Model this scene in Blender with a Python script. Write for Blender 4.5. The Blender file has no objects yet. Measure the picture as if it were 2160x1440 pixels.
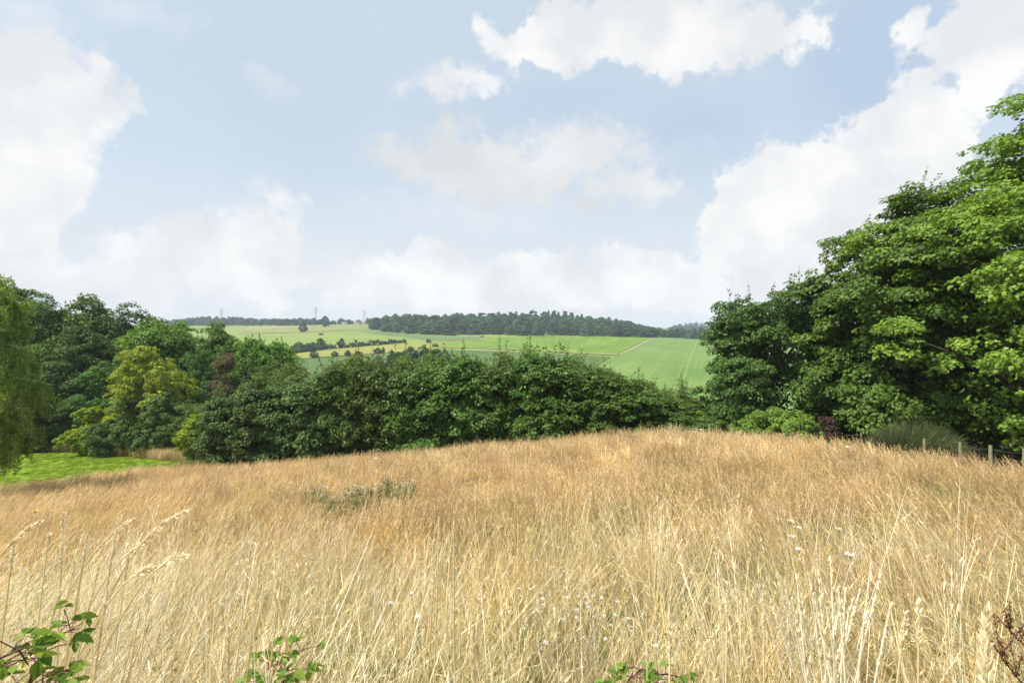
import bpy, math, random
import numpy as np
from mathutils import Matrix, Vector

PI = math.pi
random.seed(11)
S = bpy.context.scene
COL = S.collection
F = 1080.0            # focal length in photo pixels (photo is 2160 wide)
HOR = 700.0           # photo row of the eye level


def R(seed):
    return np.random.default_rng(seed)


# ------------------------------------------------------------------ terrain
def P(px, py, Y):
    return np.array([(px - 1080.0) / F * Y, Y, -(py - HOR) / F * Y])


CTRL = []
for x, y, z in [(-6, 0, -2.0), (-3, 0, -1.85), (0, 0, -1.75), (3, 0, -1.75), (6, 0, -1.85), (0, -8, -1.2), (-8, -8, -1.6), (8, -8, -1.3),
                (-2, 2, -2.12), (0, 2, -2.1), (2, 2, -2.05), (-6, 5, -3.15), (-3, 5, -2.9), (0, 5, -2.75), (3, 5, -2.65), (6, 5, -2.65),
                (-11, 10, -4.55), (-5, 10, -4.15), (0, 10, -3.75), (5, 10, -3.5), (10, 10, -3.6), (16, 10, -3.9),
                (-20, 18, -6.9), (-9, 18, -5.9), (0, 18, -5.2), (9, 18, -4.6), (15, 18, -4.95), (22, 18, -5.3)]:
    CTRL.append((x, y, z))
for px, Y, z in [(0, 30, -9.45), (340, 38, -10.3), (640, 35, -9.4), (1000, 31, -7.5), (1300, 28, -6.25), (1500, 26, -5.7), (1750, 25, -5.85),
                 (1950, 21, -5.5), (640, 39, -10.5), (1000, 36, -9.2), (1300, 33, -8.0), (1500, 31, -7.3), (1650, 31, -7.2), (1880, 28, -6.7),
                 (2250, 24, -6.2), (-400, 30, -9.6), (0, 40, -11.0), (0, 52, -12.4), (330, 45, -11.3), (250, 52, -12.3), (0, 60, -13.3),
                 (400, 60, -13.4), (-500, 60, -13.6), (700, 60, -14), (1100, 60, -14.5), (1500, 60, -14), (2000, 60, -11), (2700, 60, -10),
                 (0, 90, -16), (600, 90, -18), (1000, 90, -18.5), (1450, 90, -19.3), (1950, 90, -16), (-600, 90, -15), (2700, 90, -13),
                 (1450, 150, -22.6), (1000, 150, -23), (500, 150, -21.5), (0, 150, -18.5), (2000, 150, -21), (-600, 150, -17), (2700, 150, -17)]:
    CTRL.append(((px - 1080) / F * Y, Y, z))
for px, Y, py in [(1400, 220, 806), (1000, 220, 793), (700, 220, 790), (0, 220, 770), (1900, 220, 800),
                  (1400, 300, 761), (1000, 300, 753), (700, 300, 755), (300, 300, 750), (0, 300, 742), (1900, 300, 764), (-600, 300, 735), (2700, 300, 755),
                  (1400, 420, 733), (1000, 420, 728.5), (850, 420, 724), (700, 420, 728), (450, 420, 727), (0, 420, 722), (1900, 420, 736),
                  (1400, 600, 713.5), (1200, 600, 709), (1000, 600, 709), (850, 600, 707), (700, 600, 704), (500, 600, 706), (0, 600, 705), (1900, 600, 717),
                  (1400, 900, 709), (1280, 900, 693), (1150, 900, 678), (1000, 900, 681), (850, 900, 683), (700, 900, 686), (500, 900, 692), (200, 900, 690),
                  (1900, 900, 711), (-600, 900, 695), (2700, 900, 710),
                  (1400, 1250, 706), (1150, 1250, 689), (1000, 1250, 687), (700, 1250, 684), (450, 1250, 684), (0, 1250, 687), (1900, 1250, 706),
                  (1480, 1700, 692), (1900, 1700, 692), (1200, 1700, 694), (700, 1700, 690), (0, 1700, 692), (-800, 1700, 695), (2900, 1700, 695),
                  (1080, 3500, 697.5), (-800, 3500, 697.5), (2900, 3500, 697.5), (1080, 8000, 699), (-800, 8000, 699), (2900, 8000, 699)]:
    CTRL.append(((px - 1080) / F * Y, Y, -(py - HOR) / F * Y))
CTRL = np.array(CTRL, float)


def _uv(x, y):
    y = np.clip(y, -8, 8000)
    d = y + 12.0
    return np.stack([np.clip(x / d, -2.2, 2.2), 0.55 * np.log(d)], -1)


_C = _uv(CTRL[:, 0], CTRL[:, 1])
_ZS = CTRL[:, 2]


def _k(r2):
    return 0.5 * r2 * np.log(np.maximum(r2, 1e-12))


_n = len(_C)
_A = np.zeros((_n + 3, _n + 3))
_A[:_n, :_n] = _k(((_C[:, None] - _C[None]) ** 2).sum(-1)) + np.eye(_n) * 2e-4
_A[:_n, _n] = 1
_A[:_n, _n + 1:] = _C
_A[_n:, :_n] = _A[:_n, _n:].T
_W = np.linalg.solve(_A, np.concatenate([_ZS, np.zeros(3)]))


def ground(x, y):
    x = np.atleast_1d(np.asarray(x, float)); y = np.atleast_1d(np.asarray(y, float))
    out = np.empty(x.shape[0])
    for i in range(0, len(x), 20000):
        q = _uv(x[i:i + 20000], y[i:i + 20000])
        out[i:i + 20000] = _k(((q[:, None] - _C[None]) ** 2).sum(-1)) @ _W[:_n] + _W[_n] + q @ _W[_n + 1:]
    return out


def gz(x, y):
    return float(ground([x], [y])[0])


def hit(px, py, h=0.0, y0=0.6, y1=2500.0):
    """where the sight line of a photo point meets the ground raised by h"""
    Y = np.exp(np.linspace(math.log(y0), math.log(y1), 700))
    x = (px - 1080) / F * Y
    d = -(py - HOR) / F * Y - (ground(x, Y) + h)
    s = np.where((d[:-1] > 0) & (d[1:] <= 0))[0]
    if len(s) == 0:
        i = int(np.argmin(np.abs(d)))
        return np.array([x[i], Y[i], gz(x[i], Y[i]) + h])
    i = s[0]
    t = d[i] / (d[i] - d[i + 1])
    yy = Y[i] + t * (Y[i + 1] - Y[i])
    xx = (px - 1080) / F * yy
    return np.array([xx, yy, gz(xx, yy) + h])


def far(px, py, h=0.0):
    return hit(px, py, h, 120.0, 2500.0)


# ------------------------------------------------------------------ helpers
def tag(o, label=None, cat=None, group=None, kind=None):
    if label: o['label'] = label
    if cat: o['category'] = cat
    if group: o['group'] = group
    if kind: o['kind'] = kind
    return o


def empty(name, loc, rz=0.0):
    o = bpy.data.objects.new(name, None)
    o.empty_display_size = 0.2
    COL.objects.link(o)
    o.location = [float(v) for v in loc]
    o.rotation_euler = (0, 0, rz)
    return o


def link(name, me, parent=None, loc=None):
    o = bpy.data.objects.new(name, me)
    COL.objects.link(o)
    if parent is not None: o.parent = parent
    if loc is not None: o.location = [float(v) for v in loc]
    return o


def dup(root, loc, rz=0.0, scale=(1, 1, 1), label=None, group=None):
    r = root.copy(); COL.objects.link(r)
    r.location = [float(v) for v in loc]; r.rotation_euler = (0, 0, rz); r.scale = scale
    if label: r['label'] = label
    if group: r['group'] = group
    for ch in list(root.children):
        c = ch.copy(); COL.objects.link(c); c.parent = r
        for g in ch.children:
            d = g.copy(); COL.objects.link(d); d.parent = c
    return r


class MB:
    """collects pieces with uniform face sizes into ONE mesh"""
    def __init__(s):
        s.V = []; s.F = []; s.T = []; s.H = []; s.n = 0

    def add(s, V, Fc, mat=0, tint=0.5, h=0.5):
        V = np.asarray(V, float).reshape(-1, 3); Fc = np.asarray(Fc, int)
        if len(V) == 0: return
        s.V.append(V); s.F.append((Fc + s.n, mat))
        s.T.append(np.broadcast_to(np.asarray(tint, float), (len(V),)))
        s.H.append(np.broadcast_to(np.asarray(h, float), (len(V),)))
        s.n += len(V)

    def mesh(s, name, mats, smooth=False):
        me = bpy.data.meshes.new(name)
        V = np.concatenate(s.V)
        me.vertices.add(len(V)); me.vertices.foreach_set('co', V.astype(np.float32).ravel())
        loops = np.concatenate([f.ravel() for f, m in s.F])
        tot = np.concatenate([np.full(len(f), f.shape[1]) for f, m in s.F])
        start = np.concatenate([[0], np.cumsum(tot)[:-1]])
        mi = np.concatenate([np.full(len(f), m) for f, m in s.F])
        me.loops.add(len(loops)); me.loops.foreach_set('vertex_index', loops.astype(np.int32))
        me.polygons.add(len(tot))
        me.polygons.foreach_set('loop_start', start.astype(np.int32))
        me.polygons.foreach_set('loop_total', tot.astype(np.int32))
        me.polygons.foreach_set('material_index', mi.astype(np.int32))
        me.polygons.foreach_set('use_smooth', np.full(len(tot), bool(smooth)))
        for nm, arr in (('tint', s.T), ('hgt', s.H)):
            a = me.attributes.new(nm, 'FLOAT', 'POINT')
            a.data.foreach_set('value', np.concatenate(arr).astype(np.float32))
        me.update(calc_edges=True)
        for m in (mats if isinstance(mats, (list, tuple)) else [mats]):
            me.materials.append(m)
        return me


def unit(v):
    return v / np.maximum(np.linalg.norm(v, axis=-1, keepdims=True), 1e-9)


def tube(mb, pts, rad, sides=6, mat=0, tint=0.5, h=0.5, cap=True):
    pts = np.asarray(pts, float); n = len(pts)
    rad = np.broadcast_to(np.asarray(rad, float), (n,))
    t = unit(np.gradient(pts, axis=0))
    ref = np.array([0.31, 0.95, 0.05]) if abs(t[:, 2]).mean() > 0.6 else np.array([0.05, 0.1, 1.0])
    a = unit(np.cross(t, ref)); b = np.cross(t, a)
    ang = np.arange(sides) / sides * 2 * PI
    V = pts[:, None] + rad[:, None, None] * (np.cos(ang)[None, :, None] * a[:, None] + np.sin(ang)[None, :, None] * b[:, None])
    V = V.reshape(-1, 3)
    i = np.arange(n - 1)[:, None] * sides; j = np.arange(sides)[None]
    q = np.stack([i + j, i + (j + 1) % sides, i + sides + (j + 1) % sides, i + sides + j], -1).reshape(-1, 4)
    if np.ndim(h): h = np.repeat(np.asarray(h), sides)
    mb.add(V, q, mat, tint, h)
    if cap:
        mb.add(V[-sides:], np.arange(sides)[None], mat, tint, 0.5)


def ribbons(mb, pts, wid, side, mat=0, tint=None, h=None):
    """pts (N,S,3), wid (N,S), side (N,3)"""
    N, K, _ = pts.shape
    L = pts - side[:, None] * wid[..., None] * 0.5
    Rr = pts + side[:, None] * wid[..., None] * 0.5
    V = np.stack([L, Rr], 2).reshape(-1, 3)
    b = (np.arange(N) * K * 2)[:, None] + (np.arange(K - 1) * 2)[None]
    q = np.stack([b, b + 1, b + 3, b + 2], -1).reshape(-1, 4)
    T = np.repeat(tint, K * 2) if tint is not None else 0.5
    Hh = np.repeat(h.reshape(-1), 2) if h is not None else 0.5
    mb.add(V, q, mat, T, Hh)


MAPLE = np.array([(0, -.34), (.2, -.46), (.21, -.24), (.5, -.2), (.33, .02), (.54, .3), (.22, .22), (0, .6),
                  (-.22, .22), (-.54, .3), (-.33, .02), (-.5, -.2), (-.21, -.24), (-.2, -.46)])
MAPLE8 = np.array([(0, -.4), (.42, -.34), (.27, -.02), (.46, .28), (0, .58), (-.46, .28), (-.27, -.02), (-.42, -.34)])
OVAL = np.array([(0, -.5), (.26, -.22), (.27, .12), (0, .55), (-.27, .12), (-.26, -.22)])
KITE = np.array([(0, -.5), (.34, .02), (0, .55), (-.34, -.02)])
LANCE = np.array([(0, -.5), (.13, 0), (0, .55), (-.13, 0)])
RAGGED = np.array([(0, -.5), (.42, -.3), (.3, .08), (.5, .36), (0.04, .5), (-.38, .4), (-.52, -.05), (-.24, -.2)])


def leaf_cards(mb, pos, nrm, ydir, size, tmpl, mat=0, tint=None, fold=0.12):
    N = len(pos)
    if N == 0: return
    nrm = unit(nrm)
    y = unit(ydir - nrm * (ydir * nrm).sum(-1, keepdims=True))
    x = np.cross(y, nrm)
    k = len(tmpl)
    tz = fold * np.abs(tmpl[:, 0]) * 1.2 - 0.25 * fold * (tmpl[:, 1] + .5) ** 2
    V = pos[:, None] + size[:, None, None] * (tmpl[None, :, 0, None] * x[:, None] + tmpl[None, :, 1, None] * y[:, None] + tz[None, :, None] * nrm[:, None])
    mb.add(V.reshape(-1, 3), np.arange(N * k).reshape(N, k), mat, np.repeat(tint, k) if tint is not None else 0.5)


# ------------------------------------------------------------------ materials
def new_mat(name):
    m = bpy.data.materials.new(name); m.use_nodes = True
    nt = m.node_tree; nt.nodes.clear()
    return m, nt, nt.nodes.new('ShaderNodeOutputMaterial')


def ramp(nt, fac, stops, interp='LINEAR'):
    n = nt.nodes.new('ShaderNodeValToRGB'); n.color_ramp.interpolation = interp
    e = n.color_ramp.elements
    while len(e) < len(stops): e.new(0.5)
    for el, (p, c) in zip(e, stops):
        el.position = p; el.color = (*c, 1)
    nt.links.new(fac, n.inputs[0])
    return n.outputs[0]


def mth(nt, op, a, b=None, c=None, clamp=False):
    n = nt.nodes.new('ShaderNodeMath'); n.operation = op; n.use_clamp = clamp
    for i, v in enumerate((a, b, c)):
        if v is None: continue
        if isinstance(v, (int, float)): n.inputs[i].default_value = v
        else: nt.links.new(v, n.inputs[i])
    return n.outputs[0]


def mixc(nt, fac, a, b, mode='MIX'):
    n = nt.nodes.new('ShaderNodeMix'); n.data_type = 'RGBA'; n.blend_type = mode
    for i, v in ((0, fac), (6, a), (7, b)):
        if isinstance(v, (int, float)): n.inputs[i].default_value = v
        elif isinstance(v, tuple): n.inputs[i].default_value = (*v, 1)
        else: nt.links.new(v, n.inputs[i])
    return n.outputs[2]


def attr(nt, name):
    n = nt.nodes.new('ShaderNodeAttribute'); n.attribute_name = name
    return n.outputs['Fac']


def noise(nt, scale, detail=3, vec=None, rough=0.55, dist=0.0):
    n = nt.nodes.new('ShaderNodeTexNoise')
    n.inputs['Scale'].default_value = scale; n.inputs['Detail'].default_value = detail
    n.inputs['Roughness'].default_value = rough; n.inputs['Distortion'].default_value = dist
    if vec is not None: nt.links.new(vec, n.inputs['Vector'])
    return n.outputs['Fac']


def geopos(nt):
    return nt.nodes.new('ShaderNodeNewGeometry').outputs['Position']


def maprange(nt, v, a, b, c=0.0, d=1.0):
    n = nt.nodes.new('ShaderNodeMapRange'); nt.links.new(v, n.inputs[0])
    for i, q in enumerate((a, b, c, d)): n.inputs[i + 1].default_value = q
    return n.outputs[0]


def hsv(nt, col, h=0.5, s=1.0, v=1.0):
    n = nt.nodes.new('ShaderNodeHueSaturation'); nt.links.new(col, n.inputs['Color'])
    for nm, q in (('Hue', h), ('Saturation', s), ('Value', v)):
        if isinstance(q, (int, float)): n.inputs[nm].default_value = q
        else: nt.links.new(q, n.inputs[nm])
    return n.outputs[0]


def leaf_mat(name, c0, c1, c2, trans=0.3, rough=0.45, spec=0.25, vary=0.2, speck=None):
    m, nt, out = new_mat(name)
    stops = [(0.0, c0), (0.45, c1), (0.97, c2)]
    if speck: stops[2] = (0.93, c2); stops.append((0.985, speck))
    col = ramp(nt, attr(nt, 'tint'), stops)
    oi = nt.nodes.new('ShaderNodeObjectInfo').outputs['Random']
    col = hsv(nt, col, maprange(nt, oi, 0, 1, 0.5 - vary * 0.06, 0.5 + vary * 0.06), 1.0, maprange(nt, oi, 0, 1, 1 - vary, 1 + vary))
    p = nt.nodes.new('ShaderNodeBsdfPrincipled'); nt.links.new(col, p.inputs['Base Color'])
    p.inputs['Roughness'].default_value = rough; p.inputs['Specular IOR Level'].default_value = spec * .5
    t = nt.nodes.new('ShaderNodeBsdfTranslucent')
    nt.links.new(hsv(nt, col, 0.485, 1.15, 1.5), t.inputs['Color'])
    mx = nt.nodes.new('ShaderNodeMixShader'); mx.inputs[0].default_value = trans
    nt.links.new(p.outputs[0], mx.inputs[1]); nt.links.new(t.outputs[0], mx.inputs[2])
    nt.links.new(mx.outputs[0], out.inputs[0])
    return m


def bark_mat(name, c0, c1, scale=9.0):
    m, nt, out = new_mat(name)
    tc = nt.nodes.new('ShaderNodeTexCoord')
    mp = nt.nodes.new('ShaderNodeMapping'); mp.inputs['Scale'].default_value = (1, 1, 0.25)
    nt.links.new(tc.outputs['Object'], mp.inputs['Vector'])
    f = noise(nt, scale, 5, mp.outputs[0], 0.65)
    p = nt.nodes.new('ShaderNodeBsdfPrincipled'); p.inputs['Roughness'].default_value = 0.9
    nt.links.new(ramp(nt, f, [(0.35, c0), (0.65, c1)]), p.inputs['Base Color'])
    b = nt.nodes.new('ShaderNodeBump'); b.inputs['Strength'].default_value = 0.6; b.inputs['Distance'].default_value = 0.03
    nt.links.new(f, b.inputs['Height']); nt.links.new(b.outputs[0], p.inputs['Normal'])
    nt.links.new(p.outputs[0], out.inputs[0])
    return m


def plain_mat(name, c0, c1, scale=20.0, rough=0.8, metal=0.0):
    m, nt, out = new_mat(name)
    tc = nt.nodes.new('ShaderNodeTexCoord')
    p = nt.nodes.new('ShaderNodeBsdfPrincipled'); p.inputs['Roughness'].default_value = rough; p.inputs['Metallic'].default_value = metal
    nt.links.new(ramp(nt, noise(nt, scale, 4, tc.outputs['Object']), [(0.35, c0), (0.65, c1)]), p.inputs['Base Color'])
    nt.links.new(p.outputs[0], out.inputs[0])
    return m


def tint_mat(name, c0, c1, c2, rough=0.7, trans=0.15):
    return leaf_mat(name, c0, c1, c2, trans, rough, 0.15, 0.0)


def soil_mat(name, stops, s1, s2, stripe=None, amp=0.5, bump=0.0):
    """ground and crops; stripe = (rows across, strength, tramlines across, tramline colour)"""
    m, nt, out = new_mat(name)
    if name != 'lawn_turf': stops = [(q, tuple(v * .83 for v in c)) for q, c in stops]
    pos = geopos(nt)
    a = noise(nt, s1, 4, pos, 0.6); b = noise(nt, s2, 3, pos, 0.6)
    f = mth(nt, 'ADD', mth(nt, 'MULTIPLY', a, 1 - amp), mth(nt, 'MULTIPLY', b, amp))
    if stripe:
        uv = nt.nodes.new('ShaderNodeUVMap')
        sx = nt.nodes.new('ShaderNodeSeparateXYZ'); nt.links.new(uv.outputs[0], sx.inputs[0])
        mp = nt.nodes.new('ShaderNodeMapping'); mp.inputs['Scale'].default_value = (stripe[0], 1.5, 1)
        nt.links.new(uv.outputs[0], mp.inputs['Vector'])
        st = noise(nt, 1.0, 2, mp.outputs[0], 0.7)
        f = mth(nt, 'ADD', f, mth(nt, 'MULTIPLY', mth(nt, 'SUBTRACT', st, 0.5), stripe[1]))
    col = ramp(nt, f, stops)
    if stripe and stripe[2]:
        w = mth(nt, 'FRACT', mth(nt, 'MULTIPLY', sx.outputs[0], stripe[2]))
        d1 = mth(nt, 'ABSOLUTE', mth(nt, 'SUBTRACT', w, 0.42)); d2 = mth(nt, 'ABSOLUTE', mth(nt, 'SUBTRACT', w, 0.56))
        line = mth(nt, 'SUBTRACT', 1.0, mth(nt, 'MULTIPLY', mth(nt, 'MINIMUM', d1, d2), 45.0), clamp=True)
        col = mixc(nt, mth(nt, 'MULTIPLY', line, stripe[4] if len(stripe) > 4 else 0.6), col, stripe[3])
    p = nt.nodes.new('ShaderNodeBsdfPrincipled'); p.inputs['Roughness'].default_value = 0.9
    p.inputs['Specular IOR Level'].default_value = 0.1
    nt.links.new(col, p.inputs['Base Color'])
    if bump:
        bp = nt.nodes.new('ShaderNodeBump'); bp.inputs['Strength'].default_value = 0.8; bp.inputs['Distance'].default_value = bump
        nt.links.new(b, bp.inputs['Height']); nt.links.new(bp.outputs[0], p.inputs['Normal'])
    nt.links.new(p.outputs[0], out.inputs[0])
    return m


M = {}
M['bark'] = bark_mat('bark', (.045, .035, .025), (.12, .1, .075))
M['birch_bark'] = bark_mat('birch_bark', (.3, .28, .25), (.62, .6, .56))
M['dead_bark'] = bark_mat('dead_bark', (.07, .05, .035), (.15, .11, .075))
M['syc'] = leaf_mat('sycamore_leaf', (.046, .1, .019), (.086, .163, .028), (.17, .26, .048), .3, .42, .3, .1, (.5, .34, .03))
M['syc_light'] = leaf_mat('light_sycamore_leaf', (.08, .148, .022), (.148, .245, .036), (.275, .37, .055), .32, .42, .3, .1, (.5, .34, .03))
M['syc_dark'] = leaf_mat('shaded_sycamore_leaf', (.035, .078, .019), (.066, .13, .028), (.135, .212, .045), .28, .45, .3, .12, (.3, .2, .03))  # darker leaf green for the two farthest sycamores
M['hedge'] = leaf_mat('hedge_leaf', (.038, .08, .016), (.07, .13, .024), (.135, .212, .038), .25, .42, .3, .22, (.28, .28, .04))
M['hedge_grey'] = leaf_mat('grey_hedge_leaf', (.045, .085, .026), (.08, .135, .036), (.14, .205, .055), .22, .5, .25, .2)
M['hedge_olive'] = leaf_mat('olive_hedge_leaf', (.07, .115, .025), (.12, .18, .038), (.21, .27, .06), .28, .45, .25, .18, (.34, .3, .06))
M['wood_dark'] = leaf_mat('dark_wood_leaf', (.036, .08, .016), (.07, .138, .023), (.13, .215, .036), .25, .5, .25, .25)
M['wood_mid'] = leaf_mat('mid_wood_leaf', (.05, .105, .016), (.092, .172, .024), (.16, .26, .04), .25, .5, .25, .2)
M['wood_bright'] = leaf_mat('bright_wood_leaf', (.05, .12, .016), (.1, .2, .024), (.17, .28, .04), .26, .5, .25, .12)
M['ash'] = leaf_mat('yellow_ash_leaf', (.13, .2, .028), (.22, .285, .034), (.35, .37, .048), .3, .5, .2, .06)
M['lime'] = leaf_mat('lime_leaf', (.11, .18, .014), (.2, .28, .02), (.32, .38, .04), .3, .5, .2, .08)
M['olive'] = leaf_mat('olive_leaf', (.045, .085, .02), (.075, .13, .03), (.14, .2, .048), .22, .5, .2, .15)
M['brown'] = leaf_mat('dead_needles', (.075, .07, .035), (.13, .11, .055), (.2, .15, .07), .1, .8, .1, .1, (.36, .15, .06))
M['birch'] = leaf_mat('birch_leaf', (.075, .14, .022), (.135, .225, .036), (.235, .33, .065), .38, .45, .3, .05)
M['bramble'] = leaf_mat('bramble_leaf', (.08, .145, .025), (.14, .24, .04), (.25, .33, .07), .3, .55, .2, .1)
M['bramble_cane'] = plain_mat('bramble_cane', (.09, .025, .03), (.16, .06, .05))
M['far_leaf'] = leaf_mat('far_wood_leaf', (.028, .065, .024), (.055, .112, .038), (.11, .185, .06), .2, .6, .15, .4)
M['far_dark'] = leaf_mat('far_conifer_needle', (.015, .035, .02), (.025, .055, .026), (.045, .085, .035), .1, .6, .15, .2)
M['field_bush'] = leaf_mat('field_bush_leaf', (.03, .065, .022), (.055, .105, .032), (.1, .165, .05), .18, .6, .15, .12)
M['copper'] = leaf_mat('copper_leaf', (.15, .05, .02), (.3, .09, .03), (.4, .15, .05), .2, .6, .15, .1)
M['broom'] = leaf_mat('broom_twig', (.055, .08, .032), (.095, .125, .048), (.16, .185, .08), .15, .6, .15, .05)
M['post'] = plain_mat('weathered_post', (.16, .15, .075), (.27, .25, .14), 14)
M['wire'] = plain_mat('fence_wire', (.25, .25, .25), (.4, .4, .4), 30, .4, .8)
M['steel'] = plain_mat('pylon_steel', (.3, .32, .34), (.38, .4, .42), 3, .5, .3)
M['white'] = plain_mat('white_petal', (.6, .6, .52), (.75, .75, .68), 40)
M['umbel'] = plain_mat('cream_umbel', (.6, .62, .4), (.75, .75, .55), 40)
M['yellow'] = plain_mat('yellow_petal', (.6, .42, .05), (.7, .5, .08), 40)
M['green_stem'] = plain_mat('green_stem', (.26, .25, .09), (.38, .34, .14), 30)
M['dock'] = tint_mat('dock_seed', (.09, .04, .022), (.15, .065, .03), (.24, .1, .05))
M['ear'] = tint_mat('pale_seed_head', (.7, .59, .38), (.82, .72, .5), (.9, .84, .66))
M['straw_stem'] = tint_mat('pale_straw_stem', (.55, .43, .2), (.68, .55, .29), (.78, .67, .42))
M['tuft_stem'] = tint_mat('bleached_stem', (.7, .6, .38), (.82, .74, .52), (.9, .84, .66))
M['weed'] = leaf_mat('grey_weed_leaf', (.08, .12, .035), (.13, .17, .055), (.23, .25, .1), .2, .6, .2, .1)
M['hut'] = plain_mat('dark_boards', (.03, .026, .022), (.06, .05, .04), 2)
M['house_wall'] = plain_mat('pale_render', (.6, .58, .54), (.72, .7, .66), 1)
M['house_roof'] = plain_mat('roof_tile', (.16, .1, .08), (.24, .16, .13), 1)
M['glass'] = plain_mat('dark_glass', (.03, .035, .04), (.05, .055, .06), 1, .15)


def grass_mat(name, stops, patch=True, base=(.27, .27, .08), basef=0.5, green=0.0):
    m, nt, out = new_mat(name)
    col = ramp(nt, attr(nt, 'tint'), stops)
    pos = geopos(nt)
    if patch:
        n1 = noise(nt, 0.22, 3, pos, 0.6, 0.6)
        col = mixc(nt, maprange(nt, n1, 0.48, 0.62, 0, 0.8), col, mixc(nt, 0.5, col, (.54, .35, .18)))
        n2 = noise(nt, 0.55, 3, pos, 0.6, 0.4)
        col = mixc(nt, maprange(nt, n2, 0.52, 0.66, 0, 0.8), col, mixc(nt, 0.55, col, (.64, .4, .12)))
        n3 = noise(nt, 0.4, 4, pos, 0.65, 0.8)
        n3b = nt.nodes.new('ShaderNodeVectorMath'); n3b.operation = 'ADD'; n3b.inputs[1].default_value = (31, 17, 5)
        nt.links.new(pos, n3b.inputs[0])
        n3 = noise(nt, 0.4, 4, n3b.outputs[0], 0.65, 0.8)
        col = mixc(nt, maprange(nt, n3, 0.52, 0.66, 0, 0.8), col, mixc(nt, 0.65, col, (.2, .2, .06)))
    oi = nt.nodes.new('ShaderNodeObjectInfo').outputs['Random']
    col = hsv(nt, col, maprange(nt, oi, 0, 1, .49, .51), 1.0, maprange(nt, oi, 0, 1, .66, 1.22))
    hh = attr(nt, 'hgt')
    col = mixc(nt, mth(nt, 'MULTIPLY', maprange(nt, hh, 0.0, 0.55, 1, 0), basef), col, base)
    p = nt.nodes.new('ShaderNodeBsdfPrincipled'); nt.links.new(col, p.inputs['Base Color'])
    p.inputs['Roughness'].default_value = 0.6; p.inputs['Specular IOR Level'].default_value = 0.2
    t = nt.nodes.new('ShaderNodeBsdfTranslucent'); nt.links.new(col, t.inputs['Color'])
    mx = nt.nodes.new('ShaderNodeMixShader'); mx.inputs[0].default_value = 0.3
    nt.links.new(p.outputs[0], mx.inputs[1]); nt.links.new(t.outputs[0], mx.inputs[2])
    nt.links.new(mx.outputs[0], out.inputs[0])
    return m


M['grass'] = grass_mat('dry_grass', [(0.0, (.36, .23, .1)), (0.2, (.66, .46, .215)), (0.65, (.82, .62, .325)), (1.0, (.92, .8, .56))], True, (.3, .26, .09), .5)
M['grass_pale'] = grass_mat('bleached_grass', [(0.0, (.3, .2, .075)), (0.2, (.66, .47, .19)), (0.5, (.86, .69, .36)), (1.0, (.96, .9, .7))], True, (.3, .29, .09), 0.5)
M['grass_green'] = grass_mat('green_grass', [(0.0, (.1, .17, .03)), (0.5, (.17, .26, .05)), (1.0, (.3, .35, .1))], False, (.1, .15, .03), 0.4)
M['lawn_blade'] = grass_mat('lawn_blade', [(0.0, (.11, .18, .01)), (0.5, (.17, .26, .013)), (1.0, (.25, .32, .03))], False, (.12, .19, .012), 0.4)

# ------------------------------------------------------------------ ground
def ground_sheet():
    na, nr = 900, 260
    rr = np.concatenate([[0.0], np.exp(np.linspace(math.log(1.0), math.log(5500), nr - 1))])
    th = np.arange(na) / na * 2 * PI
    # denser in front of the camera
    th = th + 0.55 * np.sin(th)
    th = th + PI
    X = rr[:, None] * np.sin(th)[None]; Y = rr[:, None] * np.cos(th)[None] - 10.0
    Z = ground(X.ravel(), Y.ravel())
    V = np.stack([X.ravel(), Y.ravel(), Z], -1)
    i = np.arange(nr - 1)[:, None] * na; j = np.arange(na)[None]
    q = np.stack([i + j, i + na + j, i + na + (j + 1) % na, i + (j + 1) % na], -1).reshape(-1, 4)
    mb = MB(); mb.add(V, q, 0)
    m, nt, out = new_mat('ground_cover')
    pos = geopos(nt)
    sp = nt.nodes.new('ShaderNodeSeparateXYZ'); nt.links.new(pos, sp.inputs[0])
    near = ramp(nt, noise(nt, 1.3, 5, pos), [(0.35, (.1, .095, .035)), (0.65, (.2, .165, .07))])
    a = noise(nt, 0.012, 4, pos, 0.6); b = noise(nt, 0.35, 4, pos, 0.65)
    fa = ramp(nt, mth(nt, 'ADD', mth(nt, 'MULTIPLY', a, .6), mth(nt, 'MULTIPLY', b, .4)), [(0.36, (.125, .175, .042)), (0.5, (.158, .207, .05)), (0.64, (.195, .237, .062))])
    mid = ramp(nt, noise(nt, 0.8, 5, pos), [(0.35, (.06, .09, .02)), (0.65, (.12, .16, .04))])
    c = mixc(nt, maprange(nt, sp.outputs[1], 32, 44), near, mid)
    c = mixc(nt, maprange(nt, sp.outputs[1], 110, 150), c, fa)
    p = nt.nodes.new('ShaderNodeBsdfPrincipled'); p.inputs['Roughness'].default_value = 0.95; p.inputs['Specular IOR Level'].default_value = 0.1
    nt.links.new(c, p.inputs['Base Color']); nt.links.new(p.outputs[0], out.inputs[0])
    o = link('ground', mb.mesh('ground', m, True))
    tag(o, kind='structure')


ground_sheet()


def resample(pts, n, f=None):
    pts = np.asarray(pts, float)
    s = np.concatenate([[0], np.cumsum(np.hypot(*np.diff(pts, axis=0).T))]); s /= s[-1]
    t = np.linspace(0, 1, n)
    return np.stack([np.interp(t, s, pts[:, k]) for k in range(2)], -1)


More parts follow.
